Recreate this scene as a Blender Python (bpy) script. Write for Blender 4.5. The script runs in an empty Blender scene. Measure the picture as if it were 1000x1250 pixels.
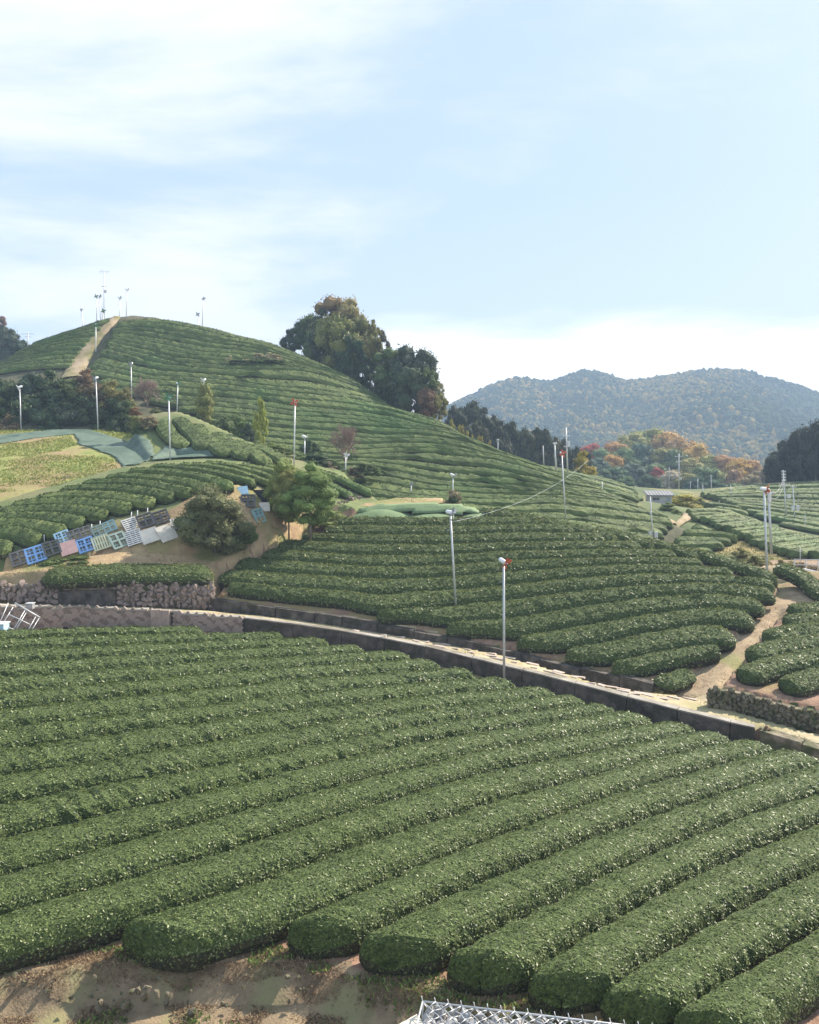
import bpy, bmesh, math, random
import numpy as np
from mathutils import Vector, Matrix
# ---------------------------------------------------------------- camera, sky, sun, exposure
sc = bpy.context.scene
cam_d = bpy.data.cameras.new('camera'); cam = bpy.data.objects.new('camera', cam_d); sc.collection.objects.link(cam)
cam_d.sensor_fit = 'HORIZONTAL'; cam_d.sensor_width = 36; cam_d.lens = 36; cam_d.clip_end = 9000; cam_d.clip_start = .1
cam.location = (0, 0, 0); cam.rotation_euler = (math.radians(90)-math.atan(.065), 0, 0)
sc.camera = cam
sc.view_settings.view_transform = 'Standard'; sc.view_settings.look = 'None'; sc.view_settings.exposure = 1.08; sc.view_settings.gamma = 1
SUN_AZ, SUN_EL = math.radians(50), math.radians(38)      # azimuth from +Y towards +X
w = bpy.data.worlds.new('World'); sc.world = w; w.use_nodes = True
nt = w.node_tree; nt.nodes.clear()
def wn(t, **k):
    n = nt.nodes.new(t)
    for a, b in k.items(): setattr(n, a, b)
    return n
out = wn('ShaderNodeOutputWorld'); bg = wn('ShaderNodeBackground'); sky = wn('ShaderNodeTexSky')
sky.sky_type = 'NISHITA'; sky.sun_disc = False; sky.sun_elevation = SUN_EL; sky.sun_rotation = SUN_AZ
sky.air_density = 1.0; sky.dust_density = 2.0; sky.ozone_density = 1.0; sky.altitude = 100
bg.inputs['Strength'].default_value = .095
# thin high cloud: streaky veil over the whole sky, thicker low down
tc = wn('ShaderNodeTexCoord'); sep = wn('ShaderNodeSeparateXYZ'); nt.links.new(tc.outputs['Generated'], sep.inputs[0])
zz = wn('ShaderNodeMath', operation='MAXIMUM'); zz.inputs[1].default_value = 0; nt.links.new(sep.outputs['Z'], zz.inputs[0])
za = wn('ShaderNodeMath', operation='ADD'); za.inputs[1].default_value = .33; nt.links.new(zz.outputs[0], za.inputs[0])
dv = wn('ShaderNodeVectorMath', operation='DIVIDE'); nt.links.new(tc.outputs['Generated'], dv.inputs[0])
cb = wn('ShaderNodeCombineXYZ'); [nt.links.new(za.outputs[0], cb.inputs[i]) for i in range(3)]; nt.links.new(cb.outputs[0], dv.inputs[1])
mp = wn('ShaderNodeMapping'); mp.inputs['Scale'].default_value = (.55, 1.0, 1); mp.inputs['Location'].default_value = (.35, .2, 0); mp.inputs['Rotation'].default_value = (0, 0, .35)
nt.links.new(dv.outputs[0], mp.inputs[0])
nz = wn('ShaderNodeTexNoise'); nz.inputs['Scale'].default_value = 1.5; nz.inputs['Detail'].default_value = 7; nz.inputs['Roughness'].default_value = .62; nz.inputs['Distortion'].default_value = .35
nt.links.new(mp.outputs[0], nz.inputs['Vector'])
mr = wn('ShaderNodeMapRange'); mr.inputs['From Min'].default_value = .46; mr.inputs['From Max'].default_value = .70; mr.inputs['To Min'].default_value = 0; mr.inputs['To Max'].default_value = .85
mr.interpolation_type = 'SMOOTHSTEP'; nt.links.new(nz.outputs['Fac'], mr.inputs['Value'])
mh = wn('ShaderNodeMapRange'); mh.inputs['From Min'].default_value = .02; mh.inputs['From Max'].default_value = .30; mh.inputs['To Min'].default_value = .35; mh.inputs['To Max'].default_value = 0
nt.links.new(sep.outputs['Z'], mh.inputs['Value'])
# low cloud bank with a ragged top, right of the hill
bn = wn('ShaderNodeTexNoise'); bn.inputs['Scale'].default_value = 4.5; bn.inputs['Detail'].default_value = 6; bm_ = wn('ShaderNodeMapping'); bm_.inputs['Scale'].default_value = (1, 1, 4.5)
nt.links.new(tc.outputs['Generated'], bm_.inputs[0]); nt.links.new(bm_.outputs[0], bn.inputs['Vector'])
b1 = wn('ShaderNodeMath', operation='MULTIPLY_ADD'); b1.inputs[1].default_value = .16; b1.inputs[2].default_value = .085; nt.links.new(bn.outputs['Fac'], b1.inputs[0])
b2 = wn('ShaderNodeMath', operation='SUBTRACT'); nt.links.new(b1.outputs[0], b2.inputs[0]); nt.links.new(sep.outputs['Z'], b2.inputs[1])
b3 = wn('ShaderNodeMapRange'); b3.inputs['From Min'].default_value = -.004; b3.inputs['From Max'].default_value = .07; b3.inputs['To Max'].default_value = 1; b3.interpolation_type = 'SMOOTHSTEP'; nt.links.new(b2.outputs[0], b3.inputs['Value'])
b4 = wn('ShaderNodeMapRange'); b4.inputs['From Min'].default_value = -.16; b4.inputs['From Max'].default_value = .0; nt.links.new(sep.outputs['X'], b4.inputs['Value'])
b5 = wn('ShaderNodeMath', operation='MULTIPLY'); nt.links.new(b3.outputs[0], b5.inputs[0]); nt.links.new(b4.outputs[0], b5.inputs[1])
m0 = wn('ShaderNodeMath', operation='MAXIMUM'); nt.links.new(mr.outputs[0], m0.inputs[0]); m0.inputs[1].default_value = 0
vl = wn('ShaderNodeMix', data_type='RGBA'); vl.inputs['Factor'].default_value = .84; nt.links.new(sky.outputs[0], vl.inputs['A']); vl.inputs['B'].default_value = (3.15, 4.05, 5.3, 1)
mx = wn('ShaderNodeMath', operation='MAXIMUM'); nt.links.new(m0.outputs[0], mx.inputs[0]); nt.links.new(mh.outputs[0], mx.inputs[1])
mix = wn('ShaderNodeMix', data_type='RGBA'); nt.links.new(mx.outputs[0], mix.inputs['Factor'])
nt.links.new(vl.outputs['Result'], mix.inputs['A']); mix.inputs['B'].default_value = (5.9, 5.95, 6.2, 1)
mx2 = wn('ShaderNodeMix', data_type='RGBA'); nt.links.new(b5.outputs[0], mx2.inputs['Factor']); nt.links.new(mix.outputs['Result'], mx2.inputs['A']); mx2.inputs['B'].default_value = (8.6, 8.6, 8.7, 1)
nt.links.new(mx2.outputs['Result'], bg.inputs['Color']); nt.links.new(bg.outputs[0], out.inputs['Surface'])
sun_d = bpy.data.lights.new('sun', 'SUN'); sun_d.energy = 5.0; sun_d.angle = math.radians(.5); sun_d.color = (1, .90, .76)
sun = bpy.data.objects.new('sun', sun_d); sc.collection.objects.link(sun)
sdir = Vector((math.sin(SUN_AZ)*math.cos(SUN_EL), math.cos(SUN_AZ)*math.cos(SUN_EL), math.sin(SUN_EL)))
sun.rotation_euler = sdir.to_track_quat('Z', 'Y').to_euler(); sun.location = (60, 60, 80)
sc.cycles.max_bounces = 6; sc.cycles.diffuse_bounces = 3; sc.cycles.transparent_max_bounces = 4; sc.cycles.volume_bounces = 0
# ---------------------------------------------------------------- geometry of the place
import numpy as np
PITCH = math.atan(65/1000.0); FPX = 1000.0
cp_, sp_ = math.cos(PITCH), math.sin(PITCH)
def ray(u, v):
    """direction of a picture point, scaled so that its forward (Y) component is 1"""
    u = np.asarray(u, float); v = np.asarray(v, float)
    x = (u-500)/FPX; yu = (625-v)/FPX
    fy = cp_ + yu*sp_; fz = -sp_ + yu*cp_
    return x/fy, fz/fy
def P3(u, v, Y):
    a, b = ray(u, v); return (float(a*Y), float(Y), float(b*Y))
def proj(p):
    p = np.asarray(p, float); x, y, z = p[..., 0], p[..., 1], p[..., 2]
    d = y*cp_ - z*sp_; w = z*cp_ + y*sp_
    return 500+FPX*x/d, 625-FPX*w/d
class Surf:
    """smooth height surface through surveyed points (thin plate)"""
    def __init__(s, pts, xyz=(), poly=None, k=2.0, lam=.02, cap=None):
        c = np.array([P3(*p) for p in pts]+[tuple(map(float, q)) for q in xyz])
        s.c = c[:, :2]; n = len(c); s.sc = 30.0; q = s.c/s.sc
        d = np.linalg.norm(q[:, None]-q[None], axis=2)
        K = np.where(d > 0, d*d*np.log(d+1e-12), 0)+lam*np.eye(n)*0.02
        Pm = np.c_[np.ones(n), q]
        A = np.block([[K, Pm], [Pm.T, np.zeros((3, 3))]])
        s.w = np.linalg.solve(A, np.r_[c[:, 2], 0, 0, 0]); s.n = n; s.k = k; s.ppx = poly; s._poly = None
    def __call__(s, X, Y):
        X = np.asarray(X, float); Y = np.asarray(Y, float); sh = X.shape
        q = np.stack([X.ravel(), Y.ravel()], 1)/s.sc; out = np.empty(len(q)); cc = s.c/s.sc
        for i in range(0, len(q), 20000):
            b = q[i:i+20000]; d2 = ((b[:, None]-cc[None])**2).sum(2)
            K = .5*d2*np.log(d2+1e-12)
            out[i:i+20000] = K@s.w[:s.n]+s.w[s.n]+b@s.w[s.n+1:]
        return out.reshape(sh)
    def cast(s, u, v, h=0.0, Y0=8., Y1=260.):
        """where the sight line through a picture point meets the surface (raised by h)"""
        a, b = ray(u, v); a = np.atleast_1d(a); b = np.atleast_1d(b)
        Ys = np.geomspace(Y0, Y1, 260)
        g = s(a[:, None]*Ys, np.broadcast_to(Ys, (len(a), len(Ys))))+h-b[:, None]*Ys
        res = np.full((len(a), 3), np.nan)
        for i in range(len(a)):
            idx = np.where((g[i, :-1] < 0) & (g[i, 1:] >= 0))[0]
            if len(idx) == 0:
                m = int(np.argmax(g[i])); 
                if h > 0 and g[i, m] > -.9 and 0 < m < 259: res[i] = (a[i]*Ys[m], Ys[m], b[i]*Ys[m]-h)
                continue
            j = idx[0]; t = -g[i, j]/(g[i, j+1]-g[i, j]); Y = Ys[j]+t*(Ys[j+1]-Ys[j])
            res[i] = (a[i]*Y, Y, b[i]*Y-h)
        return res
    @property
    def poly(s):
        if s._poly is None:
            u, v = np.array(s.ppx, float).T
            r = s.cast(u, v, 1e-4, s.y0, s.y1); s._poly = r[~np.isnan(r[:, 0])][:, :2]
        return s._poly
def outdist(poly, X, Y):
    """distance outside a plan polygon (negative inside)"""
    x = X.ravel(); y = Y.ravel(); inside = np.zeros(len(x), bool); best = np.full(len(x), 1e9)
    n = len(poly)
    for i in range(n):
        x0, y0 = poly[i]; x1, y1 = poly[(i+1) % n]
        dx, dy = x1-x0, y1-y0; L = dx*dx+dy*dy+1e-9
        t = np.clip(((x-x0)*dx+(y-y0)*dy)/L, 0, 1)
        best = np.minimum(best, (x-x0-t*dx)**2+(y-y0-t*dy)**2)
        c = ((y0 > y) != (y1 > y))
        with np.errstate(divide='ignore', invalid='ignore'):
            inside ^= c & (x < dx*(y-y0)/(dy if dy else 1e-9)+x0)
    return (np.sqrt(best)*np.where(inside, -1, 1)).reshape(X.shape)
S = {}
def surf(name, pts, poly, k=2.0, xyz=(), y=(8, 260), lam=.02):
    s = Surf(pts, xyz, poly, k, lam); s.y0, s.y1 = y; s.name = name; S[name] = s; return s
surf('base', [(812,656,88),(905,657,86),(860,672,82),(860,637,94),(940,690,72),(1000,690,72),(900,632,106),(840,620,105),
     (1000,672,90),(950,648,106),(1000,652,110),(1000,600,136),(880,602,136),(1000,585,150),(860,598,146),(780,610,125),
     (700,580,133),(650,568,135),(750,590,130),(1150,600,150),(1150,680,95)],
     None, 0, xyz=[(-60,20,-16),(0,20,-16),(60,20,-18),(0,50,-15),(-60,60,-12),(60,50,-16),(0,75,-9),(-50,100,-2),(-100,150,0),(0,130,-2),(-60,160,0),(20,140,-3),(0,200,-8),(-100,220,-8)], lam=.5)
surf('A', [(0,770,47),(300,776,49.5),(615,833,46),(800,886,41),(1000,932,36.5),(0,1172,17.6),(500,1185,17.3),(1000,1250,16.3),
     (0,930,28),(500,960,28.5),(1000,1060,24)],
     [(-250,762),(0,768),(200,767),(300,774),(400,784),(500,800),(615,833),(700,856),(800,886),(900,908),(1000,935),(1250,1010),
      (1300,1500),(960,1330),(740,1272),(640,1242),(540,1220),(410,1193),(320,1180),(150,1178),(0,1196),(-250,1270)], 1.7, lam=.3)
surf('G', [(0,1227,16.95),(300,1229,16.9),(500,1242,16.6)], None, 2.5,
     xyz=[(-20,5,-11.9),(20,5,-12.4),(0,5,-12.2),(20,16,-12.7)], lam=.3)
S['G']._poly = np.array([(-40, 1.), (40, 1.), (40, 15.0), (6, 16.2), (0, 17.3), (-12, 17.3), (-40, 17.3)])
surf('R', [(0,741,47.5),(300,755,49.8),(615,813,46.3),(800,860,41.3),(1000,912,36.8),(0,736,49.7),(300,749.5,52.2),(615,798,49),(800,843,44),(1000,893,39)],
     [(-300,738),(0,741),(100,741),(200,746),(300,755),(400,768),(500,785),(615,813),(700,834),(800,860),(880,880),(925,890),(1000,912),(1250,990),
      (1250,965),(1000,893),(950,880),(900,866),(865,852),(797,843),(750,838),(700,822),(615,798),(500,776),(430,764),(250,744),(200,741),(0,736),(-300,734)], 6, lam=.2)
surf('P', [(840,845,44.2),(865,850,43.2),(900,800,48),(930,770,51),(960,730,56.5),(975,705,61),(945,690,66),(860,820,46.5)],
     [(797,846),(840,820),(885,790),(915,760),(935,735),(945,715),(948,700),(930,690),(960,690),(985,705),(1000,722),(985,740),(945,745),(930,770),(900,800),(880,830),(868,852)], 1.0, lam=.3)
surf('B', [(266,730,53.0),(500,768,50.5),(615,793,49.2),(797,838,44.5),(885,790,49),(556,720,55.5),(548,632,67.5),(400,632,68.5),(290,690,59),
     (700,640,67),(830,668,63.5),(950,712,58),(750,700,57.5)],
     [(262,732),(350,746),(500,769),(615,794),(700,816),(797,839),(840,822),(885,792),(915,762),(935,737),(955,715),(948,700),(850,674),(790,662),(740,652),
      (660,638),(600,628),(560,622),(440,622),(400,630),(330,658),(270,692)], 2.2, lam=.2)
surf('C', [(880,836,42.3),(955,858,40.3),(1000,868,39.4),(962,740,54),(1000,740,54),(905,820,44.6),(1000,700,60),(1200,740,54),(1200,930,36)],
     [(868,842),(900,844),(955,859),(1000,868),(1250,930),(1250,700),(1000,694),(985,694),(960,690),(935,688),(960,694),(985,706),(1003,722),(985,737),(950,745),(925,775),(890,815)], 2.2, lam=.2)
for q_ in 'RBC': S[q_].k = 12
surf('T', [(0,712,50.5),(265,713,53.3),(0,695,54),(150,672,56.2),(265,690,56.3),(300,670,59),(380,640,65.5),(330,645,61.5),(430,615,72),(470,606,76)],
     [(-250,713),(265,714),(272,690),(330,658),(400,633),(440,620),(560,616),(540,606),(480,606),(462,609),(430,616),(345,626),(315,642),(215,662),(150,670),(75,682),(15,694),(-250,722)], 5, lam=.2)
surf('N', [(15,693,54.3),(75,681,55.2),(150,669,56.3),(215,661,57.2),(315,641,60.5),(345,626,64.0),(15,674,55.2),(88,654,56.5),(131,643,57.3),(202,625,58.8),(291,593,63),(345,600,67.5)],
     [(5,694),(75,682),(150,670),(215,662),(315,642),(350,624),(352,600),(291,592),(202,624),(131,642),(88,653),(5,675)], 3, lam=.05)
S['T'].k = 10
surf('E', [(15,676,55.3),(88,655,56.6),(131,643,57.4),(202,626,58.9),(291,593,63.2),(345,600,68),(0,615,64),(100,583,71.5),(200,562,78),(300,565,77.5),
     (435,612,74),(457,605,76),(410,578,82)],
     [(-250,692),(15,677),(88,655),(131,643),(202,626),(250,608),(291,594),(345,600),(400,612),(432,620),(462,610),(410,575),(340,557),(250,556),(180,562),(100,583),(0,612),(-250,625)], 2.5, lam=.2)
surf('H', [(226,543,84),(196,508,92),(276,554,81),(302,558,80),(328,566,79),(260,522,90),(360,560,84),(330,545,88),(420,575,85),(160,520,90)],
     [(185,504),(215,501),(250,514),(300,537),(350,552),(390,566),(420,576),(425,584),(400,582),(330,572),(300,563),(250,553),(215,549),(185,560),(165,530)], 1.2, lam=.3)
surf('W', [(0,614,64.5),(0,540,88),(140,560,79),(100,530,94),(170,565,78),(0,525,97),(60,598,68),(190,545,86)],
     [(-250,632),(0,614),(60,599),(100,585),(180,564),(190,552),(178,532),(120,525),(0,525),(-250,525)], 1.0, lam=.3)
ridge_pts = [(0,443,135),(60,415,142),(100,402,146),(150,388,149),(190,385,150),(250,394,148),(340,412,143),(440,460,130),(545,513,114),(600,541,106),(650,562,101),(700,580,97),(760,603,94),(830,628,90)]
rp3 = [P3(*p) for p in ridge_pts]; behind = [(p[0], p[1], p[2]-(2.0 if p[1] > 125 else 1.3)) for p in rp3]+[(p[0]+1, p[1]+5, p[2]-4.6) for p in rp3]+[(p[0]+3, p[1]+13, p[2]-10.5) for p in rp3]
surf('D', [(-200,500,122),(-150,530,98),(0,522,99),(100,524,98),(0,452,128),(118,440,127),(100,470,116),(200,500,108),(200,440,125),(250,518,103),(300,540,99),(300,470,117),
     (450,560,100),(450,510,113),(400,570,96),(500,590,92),(600,615,88),(550,560,101),(690,635,84),(760,640,86),(810,655,86),(600,640,80),(470,605,88),(700,665,78)],
     [(-300,526),(0,524),(125,524),(185,499),(215,496),(250,507),(300,527),(360,542),(420,565),(470,607),(540,640),(640,660),(740,672),(790,672),(812,656),(836,637),(835,626),
      (760,600),(700,577),(650,559),(600,538),(545,510),(440,457),(340,409),(250,391),(190,382),(150,385),(100,399),(60,412),(0,440),(-300,500)], .45, xyz=behind, y=(60, 165), lam=.1)
ORDER = ['base', 'A', 'G', 'R', 'P', 'B', 'C', 'T', 'N', 'E', 'H', 'W', 'D']
def ground(X, Y, which=False):
    X = np.asarray(X, float); Y = np.asarray(Y, float)
    best = None; idx = None
    for i, nm in enumerate(ORDER):
        s = S[nm]; z = s(X, Y)
        if nm == 'base':
            z = np.clip(z, -40, 0)
            fade = np.clip((Y-150)/22, 0, 1); z = z*(1-fade)+fade*(-15-(np.minimum(Y, 600)-230).clip(0)*.06)
        else:
            d = outdist(s.poly, X, Y)
            z = np.where(d < 25, z, -60)
            if nm == 'D': z = z-.45*np.clip(d, 0, None)
            elif nm == 'N': z = np.where(d > .0, z-6*d, z)
            else: z = z-s.k*np.clip(d+(.32 if nm in 'RTBC' else 0), 0, None)
        if best is None: best = z.copy(); idx = np.zeros(z.shape, int)
        else:
            m = z > best; best = np.where(m, z, best); idx = np.where(m, i, idx)
    return (best, idx) if which else best
# ---------------------------------------------------------------- tea rows: the gaps between them, as picture curves
gA = {
 9: [(932,1250),(960,1228),(1000,1204),(1080,1156)],
 8: [(808,1244),(848,1212),(880,1184),(940,1152),(1000,1120),(1080,1078)],
 7: [(736,1204),(780,1166),(840,1132),(880,1110),(940,1080),(1000,1052),(1080,1016)],
 6: [(624,1192),(680,1152),(740,1116),(800,1084),(860,1054),(920,1026),(960,1010),(1000,998),(1080,972)],
 5: [(530,1160),(600,1124),(640,1104),(700,1080),(760,1052),(824,1022),(900,996),(928,984),(1000,964),(1080,942)],
 4: [(404,1149),(460,1124),(500,1104),(600,1062),(660,1040),(720,1016),(800,988),(860,970),(920,952),(976,936),(1000,930),(1080,915)],
 3: [(60,1260),(125,1190),(155,1162),(240,1157),(316,1137),(380,1106),(420,1090),(468,1070),(524,1044),(572,1026),(600,1018),(660,996),(720,972),(800,950),(880,928),(940,914),(1000,905)],
 2: [(-80,1184),(0,1158),(80,1135),(140,1122),(192,1106),(240,1092),(300,1074),(340,1060),(400,1034),(440,1022),(524,1000),(600,972),(680,954),(760,932),(824,916),(886,903),(940,896)],
 1: [(-80,1130),(0,1110),(48,1096),(100,1082),(152,1070),(192,1058),(240,1042),(300,1022),(320,1016),(380,1002),(420,988),(480,970),(540,950),(600,936),(660,924),(760,908),(840,893),(900,885)],
 0: [(-80,1080),(0,1063),(40,1054),(100,1036),(160,1018),(200,1010),(248,1000),(300,982),(340,972),(388,960),(460,942),(540,926),(600,910),(680,898),(760,886),(796,881),(860,874)],
 -1: [(-80,1032),(0,1016),(80,1002),(128,990),(192,974),(240,966),(300,950),(340,942),(380,932),(440,916),(500,904),(600,890),(640,884),(700,875),(750,868),(820,860)],
 -2: [(-80,988),(0,976),(80,962),(140,950),(192,944),(248,932),(300,923),(360,912),(420,900),(480,888),(540,880),(600,872),(660,865),(712,859),(760,855)],
 -3: [(-80,950),(0,941),(80,932),(140,922),(192,912),(240,904),(300,894),(360,886),(420,876),(480,868),(540,862),(600,856),(676,848),(720,844)],
 -4: [(-80,918),(0,910),(80,898),(192,884),(240,878),(300,870),(360,862),(420,856),(480,850),(540,845),(600,839),(642,836),(690,833)],
 -5: [(-80,892),(0,885),(80,876),(140,869),(192,865),(240,859),(300,851),(360,844),(420,839),(480,834),(540,829),(596,824),(640,821)],
 -6: [(-80,866),(0,861),(40,858),(100,851),(160,846),(240,838),(300,832),(360,826),(420,821),(480,818),(556,812),(600,810)],
 -7: [(-80,846),(0,842),(80,836),(160,828),(240,821),(300,816),(360,812),(440,806),(516,802),(560,800)],
 -8: [(-80,828),(0,824),(120,815),(200,809),(300,802),(400,797),(468,793),(520,791)],
 -9: [(-80,809),(0,806),(120,800),(200,796),(300,790),(400,786),(430,785),(480,784)],
 -10: [(-80,792),(0,790),(120,786),(200,784),(300,779),(380,777),(430,776)],
 -11: [(-80,780),(0,778),(100,774),(200,772),(300,771),(340,771),(400,772)],
 -12: [(-80,769),(0,768),(100,765),(200,763),(300,762),(400,763)]}
clipA = [(-230,772),(0,767),(100,765),(200,764),(300,769),(400,779),(440,787),(516,799),(560,811),(600,822),(642,831),(676,839),(712,850),(750,860),(796,872),(840,881),(886,893),(940,905),(990,918),(1010,928),(1190,979),
         (1190,1400),(1090,1400),(880,1290),(815,1242),(722,1224),(620,1200),(525,1180),(393,1151),(314,1136),(312,1165),(150,1165),(148,1112),(100,1150),(0,1190),(-90,1220),(-230,1260)]
gB = {1: [(396,638),(548,639),(660,637),(700,636)],
 2: [(380,649),(392,649),(548,650),(620,647),(704,647),(760,647)],
 3: [(350,655),(366,656),(460,661),(548,661),(620,659),(742,657),(790,657)],
 4: [(320,665),(336,666),(420,674),(548,674),(620,669),(715,668),(787,667),(840,668)],
 5: [(300,677),(318,678),(420,686),(480,689),(548,686),(620,681),(715,678),(833,678),(880,680)],
 6: [(270,689),(286,690),(380,698),(480,703),(548,700),(620,694),(715,688),(791,685),(863,688),(920,693)],
 7: [(255,705),(266,706),(360,714),(460,720),(548,716),(620,710),(696,702),(791,696),(901,700),(950,705)],
 8: [(265,726),(276,727),(360,737),(452,745),(556,733),(620,728),(696,718),(791,710),(848,708),(935,712),(960,716)],
 9: [(430,750),(456,756),(484,762),(548,758),(604,751),(660,744),(696,738),(791,724),(867,720),(943,728),(965,732)],
 10: [(520,768),(540,775),(580,779),(620,776),(660,768),(696,760),(791,745),(867,737),(924,741),(950,746)],
 11: [(600,785),(628,793),(658,797),(696,787),(791,766),(867,755),(916,761),(940,766)],
 12: [(670,804),(690,810),(719,812),(772,797),(848,783),(901,784),(920,786)],
 13: [(730,822),(745,827),(772,828),(802,822),(848,811),(882,803),(900,800)]}
gB[0] = [(400,628),(548,629),(600,628),(640,628)]
endsB = {0: (404,655), 1: (390,705), 2: (363,742), 3: (335,787), 4: (316,830), 5: (284,862), 6: (264,900), 7: (273,950), 8: (455,951), 9: (540,938), 10: (626,926), 11: (685,903), 12: (742,884)}
rowsC = [[(962,743),(1000,740),(1070,736)], [(956,757),(1000,753),(1070,749)], [(934,777),(965,769),(1000,765),(1070,760)], [(914,798),(955,787),(1000,780),(1070,770)],
         [(906,822),(940,810),(1000,798),(1070,788)], [(958,834),(1000,822),(1070,810)]]
crestRows = [[(588,622),(606,624)], [(604,624),(640,630),(664,640)], [(632,628),(680,637),(740,652),(753,660)], [(722,643),(770,655),(800,667)], [(790,657),(820,667),(856,680)], [(835,669),(880,682),(925,696),(950,708)]]
topE = {1: [(-80,655),(0,659),(12,664),(18,670)], 2: [(-80,640),(0,642),(25,644),(44,652),(51,662)], 3: [(-80,631),(0,632),(37,634),(68,640),(82,652)],
 4: [(-80,626),(0,624.5),(50,624),(87,629),(106,641)], 5: [(-80,624),(0,618),(50,615),(100,616),(124,622),(136,631)], 6: [(8,612),(50,606),(100,607),(140,610),(163,624)],
 7: [(38,604),(75,597.5),(125,598),(168,604),(193,617)], 8: [(68,595),(100,590),(140,590),(175,594),(200,599),(218,609)], 9: [(96,587),(112,584),(150,582.5),(187,586),(220,594),(238,605)],
 10: [(125,579),(150,575.5),(187,577.5),(225,582.5),(250,590),(262,600)], 11: [(152,571),(175,569),(212,571),(250,577),(275,586),(290,596)],
 12: [(179,566),(200,564),(250,569),(290,578),(318,592)], 13: [(214,563),(250,563),(290,570),(330,585),(348,596)], 14: [(246,560),(280,563),(320,573),(350,586),(370,598)],
 15: [(290,562),(330,569),(370,583),(395,603)], 16: [(320,562),(360,573),(395,588),(415,606)], 17: [(350,567),(390,580),(425,598),(433,609)], 18: [(375,566),(410,577),(440,591),(457,605)]}
rowsH = [[(196,510),(206,528),(224,542)], [(216,508),(236,528),(250,545)], [(236,516),(256,536),(276,552)], [(260,526),(280,540),(300,556)], [(288,536),(312,552),(326,563)], [(312,542),(336,554),(352,563)]]
gD = {0: [(120,394),(150,388),(200,388),(250,397),(300,409),(345,421),(380,436),(420,455)],
 9: [(125,424),(180,437),(224,449),(262,450),(300,449),(337,448),(380,454),(420,466),(450,478),(500,495)],
 11: [(110,440),(160,450),(200,458),(262,458),(287,461),(312,467),(337,474),(362,475),(400,474),(430,478),(480,490),(520,506)],
 17: [(150,492),(200,500),(250,502),(300,508),(350,512),(400,514),(450,519),(500,522),(545,528),(600,545)],
 22: [(200,520),(270,537),(300,541),(350,547),(400,552),(450,553),(500,552),(550,551),(600,556),(650,570),(700,585)],
 25: [(340,562),(400,566),(440,563),(480,573),(520,581),(560,584),(620,588),(680,596),(740,603)],
 28: [(400,590),(470,598),(540,604),(600,607),(660,606),(740,611),(800,619),(830,628)],
 33: [(540,641),(600,645),(640,650),(700,652),(760,656),(820,659)]}
clipD = [(141,384),(190,383),(250,391),(340,409),(440,457),(545,511),(600,539),(650,560),(700,578),(760,601),(822,628),(830,640),(806,659),(700,672),(600,660),(500,640),(440,605),(425,580),(390,560),(340,550),(275,531),(235,505),(200,494),(175,485),(125,470),(104,450),(114,430),(130,404)]
gDl = {-2: [(-60,448),(0,436),(60,406),(100,393),(140,379)], 0: [(60,415),(100,404),(138,390)], 2: [(30,427),(70,414),(100,410),(128,408)], 5: [(-60,455),(0,443),(40,431),(80,425),(112,428)], 9: [(-60,462),(0,453),(40,448),(100,446)]}
clipDl = [(-60,446),(0,438),(60,409),(100,396),(142,383),(124,406),(104,428),(92,450),(60,449),(0,454),(-60,470)]
gK = {0: [(838,618),(870,620),(920,635),(1000,664),(1060,690)], 8: [(800,690),(820,655),(850,645),(900,672),(950,700)]}
gK1 = {0: [(826,616),(870,611),(905,618)], 6: [(836,634),(870,633),(925,638)]}
clipK1 = [(826,614),(870,610),(905,617),(930,630),(900,634),(862,633),(840,630)]
gL = {0: [(840,602),(862,598),(900,593),(960,589),(1000,587),(1070,585)], 12: [(850,622),(900,628),(950,642),(1000,652),(1070,664)]}
clipL = [(845,601),(900,593),(960,589),(1070,585),(1070,664),(1000,650),(950,636),(905,622),(880,612)]
gK = {0: [(826,634),(870,628),(920,620),(1000,612),(1070,606)], 13: [(780,700),(840,692),(900,688),(1000,676),(1070,668)]}
clipK = [(828,619),(872,618),(905,626),(950,641),(1000,655),(1070,676),(1070,690),(1000,676),(960,674),(910,660),(880,645),(862,637),(845,632)]
gJ = {0: [(815,640),(850,636),(880,640),(910,655)], 5: [(800,668),(850,674),(890,668),(915,662)]}
clipJ = [(812,657),(842,637),(862,637),(885,647),(905,656),(880,666),(850,673),(825,668)]
gM = {0: [(600,555),(650,566),(700,572),(760,588),(790,598)], 6: [(600,570),(650,578),(700,588),(760,603),(800,612)]}
clipM = [(640,562),(700,571),(760,588),(788,600),(785,610),(760,604),(700,582),(640,568)]
def yof(c, x):
    c = np.array(c, float); y = np.interp(x, c[:, 0], c[:, 1])
    # straight extrapolation past the ends
    sl0 = (c[1, 1]-c[0, 1])/(c[1, 0]-c[0, 0]); sl1 = (c[-1, 1]-c[-2, 1])/(c[-1, 0]-c[-2, 0])
    y = np.where(x < c[0, 0], c[0, 1]+sl0*(x-c[0, 0]), y); return np.where(x > c[-1, 0], c[-1, 1]+sl1*(x-c[-1, 0]), y)
def smooth(a, n=5):
    if len(a) < 2*n: return a
    k = np.ones(2*n+1)/(2*n+1); p = np.pad(a, (n, n), mode='edge'); return np.convolve(p, k, 'valid')
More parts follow.
